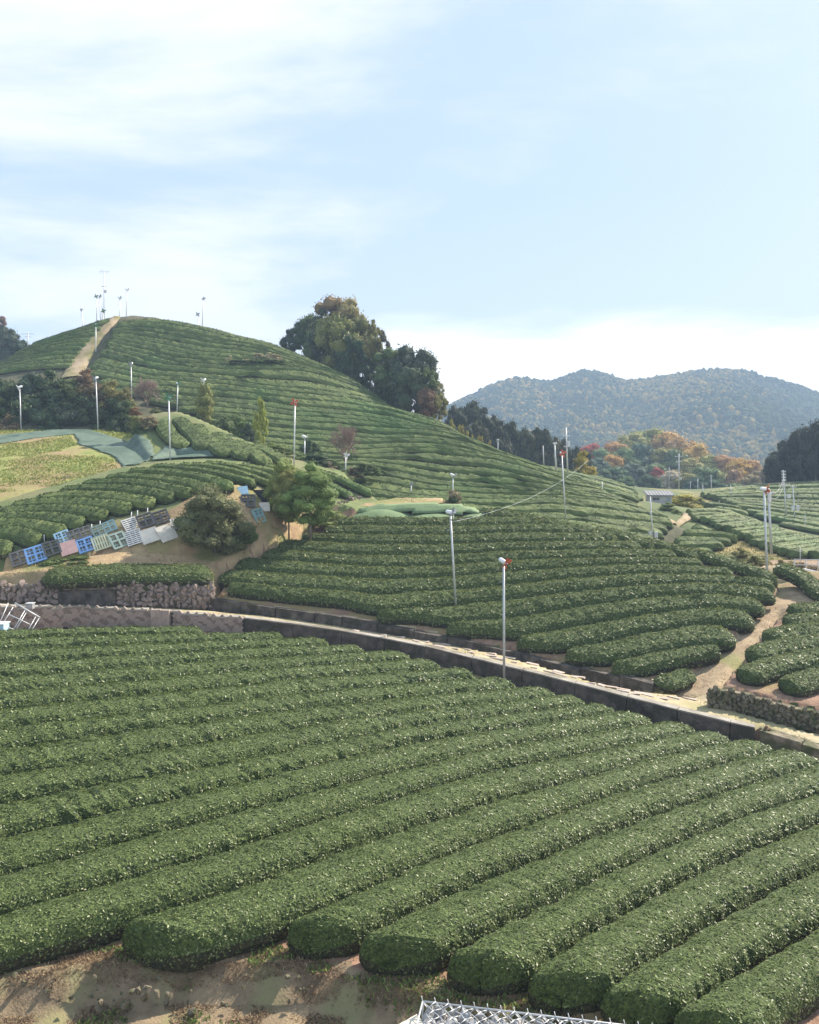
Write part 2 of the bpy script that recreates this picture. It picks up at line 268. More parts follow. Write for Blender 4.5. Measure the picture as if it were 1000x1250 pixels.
def family(g, clip, xs, wob=0):
    """row centre lines and their upper/lower gap lines, clipped to the field outline"""
    ks = sorted(g); Ym = np.array([smooth(yof(g[k], xs), 6) for k in ks]); out = []
    def at(r):
        j = min(max(int(np.searchsorted(ks, r, 'right'))-1, 0), len(ks)-2)
        t = (r-ks[j])/(ks[j+1]-ks[j]); return Ym[j]*(1-t)+Ym[j+1]*t
    for k in range(ks[0], ks[-1]):
        wv = [wob*(np.sin(xs*.021+r_*.31)+.8*np.sin(xs*.047+r_*.53+1)+.5*np.sin(xs*.09+r_*.9)) for r_ in (k+.5, k, k+1.)]
        c, a, b = at(k+.5)+wv[0], at(k)+wv[1], at(k+1.)+wv[2]
        ins = outdist(np.array(clip, float), xs, c) < 0
        i = 0
        while i < len(xs):
            if ins[i]:
                j = i
                while j+1 < len(xs) and ins[j+1]: j += 1
                if j-i > 3: out.append((k, xs[i:j+1], c[i:j+1], a[i:j+1], b[i:j+1]))
                i = j+1
            else: i += 1
    return out
def resample(P, ds):
    d = np.r_[0, np.cumsum(np.linalg.norm(np.diff(P[:, :2], axis=0), axis=1))]
    n = max(4, int(d[-1]/ds)+1); t = np.linspace(0, d[-1], n)
    return np.stack([np.interp(t, d, P[:, i]) for i in range(P.shape[1])], 1)
def lay(name, xs, c, a, b, h, ds, maxw=.95, fill=.9, mono=True):
    """stand a row on its field: returns x, y, half width along the row"""
    s = S[name]; C = s.cast(xs, c, h*.9, s.y0, s.y1); A_ = s.cast(xs, a, h*.9, s.y0, s.y1); B_ = s.cast(xs, b, h*.9, s.y0, s.y1)
    ok = ~np.isnan(C[:, 0]); C = C[ok]
    if len(C) < 4: return None
    def near(Q):
        Q = Q[~np.isnan(Q[:, 0])]
        if len(Q) < 2: return np.full(len(C), 1.8)
        return np.sqrt(((C[:, None, :2]-Q[None, :, :2])**2).sum(2).min(1))
    w = smooth((near(A_)+near(B_))/2, 8)
    # drop jumps
    st = np.linalg.norm(np.diff(C[:, :2], axis=0), axis=1); med = np.median(st)
    cut = np.where(st > max(8*med, 2.5))[0]
    if len(cut):
        segs = np.split(np.arange(len(C)), cut+1); sg = max(segs, key=len); C, w = C[sg], w[sg]
        if len(C) < 4: return None
    raw = float(np.median(w))*2
    R = resample(np.c_[C[:, 0], C[:, 1], np.clip(w*fill, .25, maxw)], ds)
    ns = 7 if name == 'A' else 3
    R[:, 0] = smooth(R[:, 0], ns); R[:, 1] = smooth(R[:, 1], ns); R[:, 2] = smooth(R[:, 2], ns)
    return R, raw
# ---------------------------------------------------------------- helpers
rng = np.random.default_rng(7); random.seed(7)
COL = sc.collection
def tag(o, label=None, cat=None, group=None, kind=None):
    if label and len(label.split()) > 16: print('LONG', len(label.split()), label)
    if label: o['label'] = label
    if cat: o['category'] = cat
    if group: o['group'] = group
    if kind: o['kind'] = kind
    return o
def link(name, me, mat=None, parent=None, loc=None):
    o = bpy.data.objects.new(name, me); COL.objects.link(o)
    if mat is not None and me is not None and len(me.materials) == 0:
        me.materials.append(mat)
    if parent is not None: o.parent = parent
    if loc is not None: o.location = loc
    return o
def empty(name, loc=(0, 0, 0), rz=0):
    o = bpy.data.objects.new(name, None); COL.objects.link(o); o.location = loc; o.rotation_euler = (0, 0, rz); o.empty_display_size = .3; return o
def copy_tree(o, parent=None):
    c = o.copy(); COL.objects.link(c); c.parent = parent
    for ch in KIDS.get(o.name, []) or list(o.children): copy_tree(ch, c)
    return c
KIDS = {}
def np_mesh(name, V, F, smooth=False, mats=(), mi=None, attr=None):
    """mesh from arrays; F is (n,3) or (n,4) or a list of two such arrays"""
    me = bpy.data.meshes.new(name); V = np.asarray(V, np.float32)
    Fs = F if isinstance(F, (list, tuple)) and not isinstance(F[0], (int, tuple)) else [F]
    Fs = [np.asarray(f, np.int32) for f in Fs if len(f)]
    me.vertices.add(len(V)); me.vertices.foreach_set('co', V.ravel())
    loops = np.concatenate([f.ravel() for f in Fs]); tot = np.concatenate([np.full(len(f), f.shape[1], np.int32) for f in Fs])
    me.loops.add(len(loops)); me.loops.foreach_set('vertex_index', loops)
    me.polygons.add(len(tot)); me.polygons.foreach_set('loop_start', np.r_[0, np.cumsum(tot)[:-1]].astype(np.int32))
    me.polygons.foreach_set('use_smooth', np.full(len(tot), smooth) if np.isscalar(smooth) else smooth)
    for m in mats: me.materials.append(m)
    if mi is not None: me.polygons.foreach_set('material_index', np.asarray(mi, np.int32))
    if attr is not None:
        a = me.attributes.new('var', 'FLOAT', 'POINT'); a.data.foreach_set('value', np.asarray(attr, np.float32))
    me.update(calc_edges=True); return me
def noise2(x, y, seed=0, f=1., oct=3):
    r = np.random.default_rng(seed); v = 0; amp = 1
    for o in range(oct):
        for k in range(4):
            a = r.uniform(0, 6.28); p = r.uniform(0, 6.28); g = f*2**o*r.uniform(.7, 1.3)
            v = v+amp*np.sin(g*(x*math.cos(a)+y*math.sin(a))+p+1.3*np.sin(g*.6*(y*math.cos(a)-x*math.sin(a))+p*2))
        amp *= .55
    return v/6.
# ---------------------------------------------------------------- materials
def mat(name, c1, c2=None, scale=3., rough=.85, detail=6, c3=None, s3=.4, bump=0., bscale=None, spec=.3, metal=0., obj=False, lo=.35, hi=.65, coord='Object'):
    m = bpy.data.materials.new(name); m.use_nodes = True; t = m.node_tree; b = t.nodes['Principled BSDF']
    b.inputs['Roughness'].default_value = rough; b.inputs['Specular IOR Level'].default_value = spec; b.inputs['Metallic'].default_value = metal
    tcn = t.nodes.new('ShaderNodeTexCoord'); co = tcn.outputs[coord]
    if coord == 'World': co = None
    if c2 is None:
        b.inputs['Base Color'].default_value = (*c1, 1)
    else:
        n = t.nodes.new('ShaderNodeTexNoise'); n.inputs['Scale'].default_value = scale; n.inputs['Detail'].default_value = detail; n.inputs['Roughness'].default_value = .65
        t.links.new(co, n.inputs['Vector'])
        r = t.nodes.new('ShaderNodeMapRange'); r.inputs['From Min'].default_value = lo; r.inputs['From Max'].default_value = hi; t.links.new(n.outputs['Fac'], r.inputs['Value'])
        x = t.nodes.new('ShaderNodeMix'); x.data_type = 'RGBA'; x.inputs['A'].default_value = (*c1, 1); x.inputs['B'].default_value = (*c2, 1); t.links.new(r.outputs[0], x.inputs['Factor'])
        res = x.outputs['Result']
        if c3 is not None:
            n3 = t.nodes.new('ShaderNodeTexNoise'); n3.inputs['Scale'].default_value = s3; n3.inputs['Detail'].default_value = 5; t.links.new(co, n3.inputs['Vector'])
            r3 = t.nodes.new('ShaderNodeMapRange'); r3.inputs['From Min'].default_value = .48; r3.inputs['From Max'].default_value = .62; t.links.new(n3.outputs['Fac'], r3.inputs['Value'])
            y = t.nodes.new('ShaderNodeMix'); y.data_type = 'RGBA'; t.links.new(r3.outputs[0], y.inputs['Factor']); t.links.new(res, y.inputs['A']); y.inputs['B'].default_value = (*c3, 1); res = y.outputs['Result']
        if obj:
            oi = t.nodes.new('ShaderNodeObjectInfo'); mm = t.nodes.new('ShaderNodeMix'); mm.data_type = 'RGBA'; mm.blend_type = 'MULTIPLY'; mm.inputs['Factor'].default_value = 1
            t.links.new(res, mm.inputs['A']); t.links.new(oi.outputs['Color'], mm.inputs['B']); res = mm.outputs['Result']
        t.links.new(res, b.inputs['Base Color'])
        if bump:
            n2 = t.nodes.new('ShaderNodeTexNoise'); n2.inputs['Scale'].default_value = bscale or scale*3; n2.inputs['Detail'].default_value = 6; t.links.new(co, n2.inputs['Vector'])
            bp = t.nodes.new('ShaderNodeBump'); bp.inputs['Strength'].default_value = bump; bp.inputs['Distance'].default_value = .1; t.links.new(n2.outputs['Fac'], bp.inputs['Height']); t.links.new(bp.outputs[0], b.inputs['Normal'])
    return m
def leafmat(name, dark, mid, light, rough=.45, spec=.5, obj=False, patch=None, pscale=.35, trans=.22):
    """colour by the leaf's own 'var' value, tinted in patches"""
    m = bpy.data.materials.new(name); m.use_nodes = True; t = m.node_tree; b = t.nodes['Principled BSDF']
    b.inputs['Roughness'].default_value = rough; b.inputs['Specular IOR Level'].default_value = spec
    a = t.nodes.new('ShaderNodeAttribute'); a.attribute_name = 'var'
    r = t.nodes.new('ShaderNodeValToRGB'); e = r.color_ramp.elements
    e[0].color = (*dark, 1); e[0].position = .05; e[1].color = (*light, 1); e[1].position = .95; q = e.new(.5); q.color = (*mid, 1)
    t.links.new(a.outputs['Fac'], r.inputs[0]); res = r.outputs[0]
    if patch:
        tcn = t.nodes.new('ShaderNodeTexCoord'); n = t.nodes.new('ShaderNodeTexNoise'); n.inputs['Scale'].default_value = pscale; n.inputs['Detail'].default_value = 3; t.links.new(tcn.outputs['Object'], n.inputs['Vector'])
        mr_ = t.nodes.new('ShaderNodeMapRange'); mr_.inputs['From Min'].default_value = .52; mr_.inputs['From Max'].default_value = .68; mr_.inputs['To Max'].default_value = .75; t.links.new(n.outputs['Fac'], mr_.inputs['Value'])
        y = t.nodes.new('ShaderNodeMix'); y.data_type = 'RGBA'; t.links.new(mr_.outputs[0], y.inputs['Factor']); t.links.new(res, y.inputs['A']); y.inputs['B'].default_value = (*patch, 1); res = y.outputs['Result']
    if obj:
        oi = t.nodes.new('ShaderNodeObjectInfo'); mm = t.nodes.new('ShaderNodeMix'); mm.data_type = 'RGBA'; mm.blend_type = 'MULTIPLY'; mm.inputs['Factor'].default_value = 1
        t.links.new(res, mm.inputs['A']); t.links.new(oi.outputs['Color'], mm.inputs['B']); res = mm.outputs['Result']
    t.links.new(res, b.inputs['Base Color'])
    tr = t.nodes.new('ShaderNodeBsdfTranslucent'); t.links.new(res, tr.inputs['Color']); ms = t.nodes.new('ShaderNodeMixShader'); ms.inputs[0].default_value = trans
    t.links.new(b.outputs[0], ms.inputs[1]); t.links.new(tr.outputs[0], ms.inputs[2]); t.links.new(ms.outputs[0], t.nodes['Material Output'].inputs['Surface']); return m
M = {}
M['soil'] = mat('soil', (.20, .115, .075), (.34, .22, .155), 2.5, .95, 8, (.25, .19, .09), .35, bump=.6, bscale=9)
M['soil_bare'] = mat('pinkish_soil', (.25, .15, .105), (.40, .27, .20), 2.0, .95, 8, (.22, .19, .08), .8, bump=.6, bscale=9)
M['strip'] = mat('mown_grass', (.16, .12, .075), (.30, .225, .14), 2.2, .95, 8, (.22, .20, .10), .9, bump=.35, bscale=20)
M['road'] = mat('grassy_road', (.33, .27, .16), (.48, .41, .27), 1.6, .95, 8, (.34, .30, .16), .5, bump=.5, bscale=14)
M['path'] = mat('dirt_path', (.26, .19, .12), (.42, .32, .20), 1.3, .95, 8, (.24, .23, .10), .35, bump=.6, bscale=8)
M['dry'] = mat('dry_bank', (.28, .19, .11), (.42, .31, .17), 1.0, .95, 8, (.20, .20, .07), .3, bump=.6, bscale=6)
M['meadow'] = mat('yellowing_grass', (.17, .21, .05), (.34, .32, .11), .55, .95, 9, (.30, .22, .11), .16, bump=.8, bscale=3)
M['weeds'] = mat('weedy_slope', (.09, .13, .045), (.17, .19, .07), .5, .95, 8, (.20, .18, .09), .12, bump=.5, bscale=3)
M['field'] = mat('field_soil', (.055, .06, .03), (.12, .11, .06), .8, .95, 6)
M['valley'] = mat('valley_grass', (.055, .085, .028), (.12, .145, .05), .3, .95, 8, (.30, .24, .10), .1)
M['hedge'] = mat('hedge_wood', (.024, .036, .011), (.105, .148, .040), 13, .9, 5, bump=1., bscale=16)
M['hedge_side'] = mat('stems_painted_shade', (.020, .022, .012), (.075, .070, .036), 9, .95, 6, bump=1., bscale=20)  # bare lower stems, coloured extra dark to paint shade into the row gaps
M['hedge_far'] = leafmat('clipped_tea', (.050, .070, .022), (.104, .140, .042), (.165, .19, .062), .8, .2, patch=(.075, .13, .035), pscale=.09, trans=0)
M['leaf_near'] = leafmat('tea_leaves', (.048, .066, .018), (.146, .190, .050), (.27, .31, .13), .52, .5, patch=(.14, .18, .04), pscale=.22)  # pale end of the leaf colours also stands in for sun glints
M['leaf_mid'] = leafmat('tea_leaves_upper', (.060, .076, .024), (.170, .200, .062), (.31, .33, .15), .54, .45, patch=(.14, .16, .05), pscale=.2)
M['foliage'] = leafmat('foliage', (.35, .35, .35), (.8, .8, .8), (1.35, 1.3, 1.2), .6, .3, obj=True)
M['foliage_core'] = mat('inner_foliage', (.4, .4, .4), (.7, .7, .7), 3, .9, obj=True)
M['bark'] = mat('bark', (.10, .075, .05), (.20, .16, .12), 6, .9, bump=.5)
M['twig'] = mat('bare_twigs', (.22, .15, .12), (.34, .25, .20), 3, .9)
M['concrete_dark'] = mat('stained_concrete', (.04, .034, .03), (.15, .13, .11), 1.6, .9, 10, (.05, .045, .032), 1.1, bump=.7, bscale=12)
M['concrete'] = mat('concrete', (.26, .235, .20), (.38, .35, .30), 1.5, .9, 8, (.17, .15, .12), .5, bump=.3, bscale=14)
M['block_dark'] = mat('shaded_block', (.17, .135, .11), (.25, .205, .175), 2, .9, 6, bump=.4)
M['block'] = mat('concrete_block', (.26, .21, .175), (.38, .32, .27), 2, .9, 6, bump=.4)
M['stone'] = mat('pink_stone', (.25, .185, .155), (.42, .33, .29), 1.1, .9, 6, (.16, .13, .11), .9, bump=.5, bscale=9)
M['stone_dark'] = mat('mossy_stone', (.09, .075, .05), (.30, .25, .18), 1.5, .95, 6, (.07, .085, .03), .9, bump=.5)
M['stone_grey'] = mat('grey_stone', (.27, .27, .28), (.50, .50, .50), 2.5, .85, 6, (.36, .33, .30), 1.5, bump=.4)
M['slab'] = mat('pale_slab', (.42, .33, .27), (.54, .45, .38), 2, .9)
M['steel'] = mat('galvanised', (.50, .51, .52), (.64, .65, .66), 3, .45, 3, metal=.25, spec=.5)
M['steel_dark'] = mat('weathered_pole', (.25, .26, .27), (.36, .36, .36), 3, .5, 3)
M['wire'] = mat('cage_wire', (.42, .44, .45), (.55, .56, .57), 6, .45, 3, metal=.2, spec=.5)
M['white'] = mat('white_paint', (.75, .76, .76), (.85, .85, .85), 3, .4)
M['red'] = mat('red_plastic', (.42, .07, .03), (.55, .12, .05), 5, .35, spec=.5)
M['green'] = mat('green_plastic', (.03, .15, .07), (.05, .22, .10), 5, .4, spec=.5)
M['greyp'] = mat('grey_plastic', (.22, .25, .28), (.32, .35, .38), 5, .4)
M['net'] = mat('shade_net', (.09, .135, .10), (.135, .18, .135), .9, .8, 5, (.07, .11, .08), .35, bump=.5, bscale=2)
M['net_light'] = mat('shade_net_mound', (.13, .195, .09), (.18, .25, .12), 1.2, .8, 5, bump=.4, bscale=3)
M['wood'] = mat('weathered_wood', (.16, .10, .06), (.32, .22, .14), 4, .9)
M['cream'] = mat('cream_concrete', (.62, .57, .47), (.72, .67, .57), 3, .8)
M['roof'] = mat('roof_tiles', (.20, .20, .21), (.30, .30, .31), 2, .7)
M['plaster'] = mat('shed_wall', (.38, .37, .36), (.50, .48, .46), 2, .9)
M['glass'] = mat('dark_glass', (.03, .035, .04), None, rough=.15, spec=.6)
M['mount_soil'] = mat('forest_floor', (.05, .07, .03), (.09, .09, .04), .02, .95)
M['forest'] = leafmat('forest_crowns', (.022, .055, .026), (.085, .12, .03), (.42, .27, .05), .9, .1)
def plain(name, c, rough=.6): return mat(name, tuple(x*.88 for x in c), tuple(min(1, x*1.1) for x in c), 3, rough)
# ---------------------------------------------------------------- the ground, one sheet, split by what covers it
def axis(lo, hi, a, b, step, grow):
    v = [a]; s_ = step
    while v[-1] < b: v.append(v[-1]+step)
    while v[-1] < hi: s_ *= grow; v.append(v[-1]+s_)
    s_ = step
    while v[0] > lo: s_ *= grow; v.insert(0, v[0]-s_)
    return np.array(v)
xs_ = axis(-900, 900, -38, 34, .34, 1.06); ys_ = axis(-60, 1400, 13.5, 84, .34, 1.035)
GX, GY = np.meshgrid(xs_, ys_)
GZ, GI = ground(GX, GY, True)
near = np.clip((GY-13)/2, 0, 1)*np.clip((19.5-GY)/2, 0, 1)
GZ = GZ+near*.10*noise2(GX, GY, 3, 3.5, 3)+.03*noise2(GX, GY, 5, 2.0, 3)*(GY < 90)+np.where(GY > 90, .15*noise2(GX, GY, 6, .3, 2), 0)
# raised ground behind the gabion, below the picture
ny, nx = GX.shape; idx = np.arange(ny*nx).reshape(ny, nx)
Q = np.stack([idx[:-1, :-1], idx[:-1, 1:], idx[1:, 1:], idx[1:, :-1]], -1).reshape(-1, 4)
qi = GI[:-1, :-1].ravel(); cy = GY[:-1, :-1].ravel(); cx = GX[:-1, :-1].ravel()
cover = {'base': 'valley_floor', 'A': 'field_ground', 'G': 'grass_strip', 'R': 'road', 'P': 'dirt_path', 'B': 'field_ground', 'C': 'field_ground', 'T': 'terrace_ground', 'N': 'terrace_ground', 'E': 'field_ground', 'H': 'field_ground', 'W': 'meadow', 'D': 'hillside', 'x': 0}
cover['E'] = cover['H'] = 'weedy_ground'
gm = {'valley_floor': 'valley', 'field_ground': 'soil', 'grass_strip': 'strip', 'road': 'road', 'dirt_path': 'path', 'terrace_ground': 'dry', 'meadow': 'meadow', 'hillside': 'field', 'weedy_ground': 'weeds'}
names = np.array([cover[n] for n in ORDER])[qi]
dq = outdist(S['A'].poly, cx, cy); names[(dq > -.2) & (cy < 20)] = 'grass_strip'
V = np.stack([GX.ravel(), GY.ravel(), GZ.ravel()], 1)
GOBJ = {}
for nm in sorted(set(names)):
    f = Q[names == nm]; u_, inv = np.unique(f, return_inverse=True)
    GOBJ[nm] = tag(link(nm, np_mesh(nm, V[u_], inv.reshape(f.shape), True, [M[gm[nm]]])), kind='structure')
def gz(x, y): return float(ground(np.array([x]), np.array([y]))[0])
# ---------------------------------------------------------------- hedges of tea
def leaves(P, N, size, up=.5, lw=.42, seed=0, spread=.45):
    """one rhombic leaf at each point P, leaning out of the surface"""
    r = np.random.default_rng(seed); n = len(P)
    q = N+r.normal(size=(n, 3))*spread; q /= np.linalg.norm(q, axis=1)[:, None]
    d = r.normal(size=(n, 3)); d -= q*(d*q).sum(1)[:, None]; d /= np.linalg.norm(d, axis=1)[:, None]
    d = d+N*up*.6+np.array([0, 0, up*.6]); d /= np.linalg.norm(d, axis=1)[:, None]
    side = np.cross(d, q); side /= np.linalg.norm(side, axis=1)[:, None]
    s_ = (size*r.uniform(.65, 1.3, n))[:, None] if np.ndim(size) else size*r.uniform(.65, 1.3, n)[:, None]
    a = P-d*s_*.3; c = P+d*s_*.7; m = P+d*s_*.2
    Vv = np.stack([a, m+side*s_*lw*.5, c, m-side*s_*lw*.5], 1).reshape(-1, 3)
    return Vv, np.arange(4*n).reshape(n, 4)
PROF = np.array([0, .05, .20, .52, .95, 1.5708, 2.19, 2.62, 2.94, 3.09, math.pi])
def hedge_mesh(name, field, R, h, leafy=None, seed=0, mcore=None, mleaf=None, rough=.025, boxy=.44, skew=0, capl=.9, wobk=.035):
    s_ = S[field] if field != 'ground' else ground; n = len(R); xy = R[:, :2]; w_ = R[:, 2].copy()
    t = np.gradient(xy, axis=0); t /= np.linalg.norm(t, axis=1)[:, None]+1e-9; nrm = np.stack([-t[:, 1], t[:, 0]], 1)
    d = np.r_[0, np.cumsum(np.linalg.norm(np.diff(xy, axis=0), axis=1))]; L = d[-1]
    e = np.minimum(d, L-d); ef = np.sqrt(np.clip(1-(1-np.clip(e/(w_*capl+.05), 0, 1))**2, .0004, 1))
    wob = 1+wobk*noise2(d*1.0, np.zeros(n)+seed*3.7, seed, .8, 3)
    w2 = w_*ef*wob; hh = h*(.35+.65*ef)*(1+wobk*1.3*noise2(d, np.zeros(n)+seed, seed+5, 1.1, 3))
    cs, sn = np.cos(PROF), np.sin(PROF)
    px = np.sign(cs)*np.abs(cs)**.44; pz = np.abs(sn)**boxy*.80+.20*np.abs(sn)**2
    px = np.where(np.abs(cs) > .999, px*.80, px)
    pz = np.where(np.abs(cs) > .999, -.12, pz)
    off = w2[:, None]*px[None]; X = xy[:, 0:1]+nrm[:, 0:1]*off; Y = xy[:, 1:2]+nrm[:, 1:2]*off
    if skew:
        sk = -off*skew*np.exp(-(d/1.6)**2)[:, None]; X = X+t[:, 0:1]*sk; Y = Y+t[:, 1:2]*sk
    Z = s_(X, Y)+hh[:, None]*pz[None]
    r = np.random.default_rng(seed); m = len(PROF)
    # outward normals of the profile
    nx_ = np.gradient(pz)*-1; pr_n = np.stack([np.abs(px)**2*np.sign(px), np.clip(pz, 0, 1)], 1); pr_n /= np.linalg.norm(pr_n, axis=1)[:, None]+1e-9
    N3 = np.stack([nrm[:, 0:1]*pr_n[None, :, 0], nrm[:, 1:2]*pr_n[None, :, 0], np.broadcast_to(pr_n[None, :, 1], X.shape)], -1)
    Pv = np.stack([X, Y, Z], -1)
    j = (r.normal(size=(n, m))*rough+rough*1.2*noise2(d[:, None]*2.2, PROF[None]*1.5+seed, seed+2, 1.7, 3))[..., None]
    Pc = Pv+N3*j
    V_ = Pc.reshape(-1, 3); ix = np.arange(n*m).reshape(n, m)
    F = np.stack([ix[:-1, :-1], ix[:-1, 1:], ix[1:, 1:], ix[1:, :-1]], -1).reshape(-1, 4)
    var = np.clip(.42+.22*r.normal(size=len(V_))+.1*r.normal(), 0, 1)
    if not leafy:
        return np_mesh(name, V_, F, True, [mcore, M['hedge_side']], np.tile([1, 1, 0, 0, 0, 0, 0, 0, 1, 1], n-1), var)
    # leaves over the canopy
    a00 = Pc[:-1, :-1]; a10 = Pc[1:, :-1]; a01 = Pc[:-1, 1:]; a11 = Pc[1:, 1:]
    ar = (np.linalg.norm(np.cross(a10-a00, a01-a00), axis=-1)+np.linalg.norm(np.cross(a10-a11, a01-a11), axis=-1))/2
    dist = np.linalg.norm(a00, axis=-1); size = np.clip(leafy['k']*dist, leafy['min'], leafy['max'])
    sprd = leafy.get('spread', .30)
    dens = leafy['cov']/(size*size*.21)
    ar = ar*np.array([.2, .6, 1, 1, 1, 1, 1, 1, .6, .2])[None]
    cnt = r.poisson(ar*dens).ravel(); cell = np.repeat(np.arange(len(cnt)), cnt); q = len(cell)
    u_, v_ = r.random(q)[:, None], r.random(q)[:, None]
    A0, A1, B0, B1 = [z.reshape(-1, 3)[cell] for z in (a00, a10, a01, a11)]
    Pp = A0*(1-u_)*(1-v_)+A1*u_*(1-v_)+B0*(1-u_)*v_+B1*u_*v_
    Nn = N3[:-1, :-1].reshape(-1, 3)[cell]; sz = size.ravel()[cell]
    Pp = Pp+Nn*(r.uniform(-.3, .2, q)*sz)[:, None]
    LV, LF = leaves(Pp, Nn, sz, leafy.get('up', .45), seed=seed+9, spread=sprd)
    # ragged little shoots: colour varies singly and in tufts
    lv = np.clip(.42+.25*r.normal(size=q)+.22*noise2(Pp[:, 0], Pp[:, 1], seed+4, 2.3, 3), 0, 1)
    nv = len(V_)
    me = np_mesh(name, np.concatenate([V_, LV]), [F, LF+nv], False, [mcore, mleaf, M['hedge_side']], np.r_[np.tile([2, 2, 0, 0, 0, 0, 0, 0, 2, 2], n-1), np.ones(len(LF))], np.r_[var if mcore is mleaf else var*0+.2, np.repeat(lv, 4)])
    return me
ORD = ['first', 'second', 'third', 'fourth', 'fifth', 'sixth', 'seventh', 'eighth', 'ninth', 'tenth', 'eleventh', 'twelfth', 'thirteenth', 'fourteenth', 'fifteenth', 'sixteenth', 'seventeenth', 'eighteenth', 'nineteenth',
       'twentieth', 'twenty-first', 'twenty-second', 'twenty-third', 'twenty-fourth', 'twenty-fifth', 'twenty-sixth', 'twenty-seventh', 'twenty-eighth', 'twenty-ninth', 'thirtieth', 'thirty-first', 'thirty-second', 'thirty-third', 'thirty-fourth', 'thirty-fifth', 'thirty-sixth', 'thirty-seventh', 'thirty-eighth', 'thirty-ninth', 'fortieth']
HN = [0]
def hedge(field, R, h, label, group, leafy=None, **k):
    HN[0] += 1; me = hedge_mesh('tea_hedge', field, R, h, leafy, HN[0], **k)
    return tag(link('tea_hedge', me), label, 'tea hedge', group)
NEARL = dict(k=.0038, min=.08, max=.17, cov=.70, up=.22); MIDL = dict(k=.0034, min=.15, max=.3, cov=.75, up=.2); FARL = dict(k=.0020, min=.16, max=.3, cov=.30, up=.05, spread=.3)
XS = np.arange(-84, 1085, 6.)
fams = family(gA, clipA, np.arange(-228, 1190, 6.))
for i, (k, *r_) in enumerate(fams):
    q = lay('A', *r_, .8, .22, maxw=1.1, fill=.79)
    if q is None: continue
    hedge('A', q[0], .88 if k > -4 else .84, ORD[i]+' leafy tea hedge below the road, counted down from the concrete wall', 'tea hedges of the near field',
          NEARL, mcore=M['hedge'], mleaf=M['leaf_near'], rough=.018 if k > -2 else .030, boxy=.42, skew=.9 if k > 1 else 0, capl=.55 if k > 1 else .9)
for k in range(0, 13):
    l, e = endsB[k]; xs = np.linspace(l, e, 160); a, b = yof(gB[k], xs), yof(gB[k+1], xs)
    l2, e2 = endsB.get(k+1, (2000, 2000)); b = b-(11 if k > 6 else 4)*np.clip((l2-xs)/25, 0, 1)-3*np.clip((xs-e2)/25, 0, 1)
    q = lay('B', xs, (a+b)/2, a, b, .85, .3, maxw=.95, fill=.80)
    hedge('B', q[0], .82, ORD[k]+' clipped tea hedge above the road, counted down from the netted mound', 'tea hedges of the field above the road', MIDL, mcore=M['hedge'], mleaf=M['leaf_mid'], rough=.025)
def line_hedge(field, pts, w_, h, label, group, leafy, ds=.3, **k):
    pts = np.array(pts, float); t = np.linspace(0, 1, 60); d = np.r_[0, np.cumsum(np.hypot(*np.diff(pts, axis=0).T))]/np.hypot(*np.diff(pts, axis=0).T).sum()
    u, v = np.interp(t, d, pts[:, 0]), np.interp(t, d, pts[:, 1]); u, v = smooth(u, 3), smooth(v, 3)
    s_ = S[field]; C = s_.cast(u, v, h*.8, s_.y0, s_.y1); C = C[~np.isnan(C[:, 0])]
    if len(C) < 4: print('no hedge', label); return
    R = resample(np.c_[C[:, 0], C[:, 1], np.full(len(C), w_)], ds)
    hedge(field, R, h, label, group, leafy, **k)
line_hedge('B', [(797,825),(818,830),(846,818)], .6, .5, 'short stubby tea hedge at the corner of the road and the dirt path', 'tea hedges of the field above the road', dict(MIDL), mcore=M['hedge'], mleaf=M['leaf_mid'])
for i, p in enumerate(crestRows):
    line_hedge('B', p, .62, .75, ORD[i]+' tea hedge of the diagonal crest line, counted from the netted mound', 'tea hedges along the crest', MIDL, mcore=M['hedge'], mleaf=M['leaf_mid'])
for i, p in enumerate(rowsC):
    line_hedge('C', p, .80 if i < 5 else .75, .8, ORD[i]+' tea hedge right of the dirt path, counted from the top of its field', 'tea hedges right of the dirt path', MIDL, mcore=M['hedge'], mleaf=M['leaf_mid'])
line_hedge('C', [(942,689),(965,694),(985,704),(1000,719),(1050,740)], .72, .8, 'long curved tea hedge bending round the top of the dirt path', 'tea hedges right of the dirt path', MIDL, mcore=M['hedge'], mleaf=M['leaf_mid'])
line_hedge('T', [(48,699),(150,695),(263,695)], .95, .85, 'single straight tea hedge on the terrace above the pink stone wall', 'tea hedges of the terrace', MIDL, mcore=M['hedge'], mleaf=M['leaf_mid'])
for k in sorted(topE):
    p = topE[k]; off = 4.5 if k < 8 else 3.5
    line_hedge('E', [(x, y+off) for x, y in p[:-1]]+[(p[-1][0]-3, p[-1][1]-5)], .66 if k < 8 else (.60 if k < 13 else .52), .75, ORD[k-1]+' arched tea hedge above the pallets, counted up from the lower left corner', 'arched tea hedges above the pallets', dict(MIDL, cov=.5, k=.0028, min=.12, up=.1, spread=.35), wobk=.01, rough=.01, mcore=M['hedge_far'], mleaf=M['hedge_far'])
for i, p in enumerate(rowsH):
    line_hedge('H', p, .95, .8, ORD[i]+' short tea hedge running downhill beside the green fan pole, counted from the left', 'short downhill tea hedges', dict(FARL, cov=.4), mcore=M['hedge_far'], mleaf=M['hedge_far'])
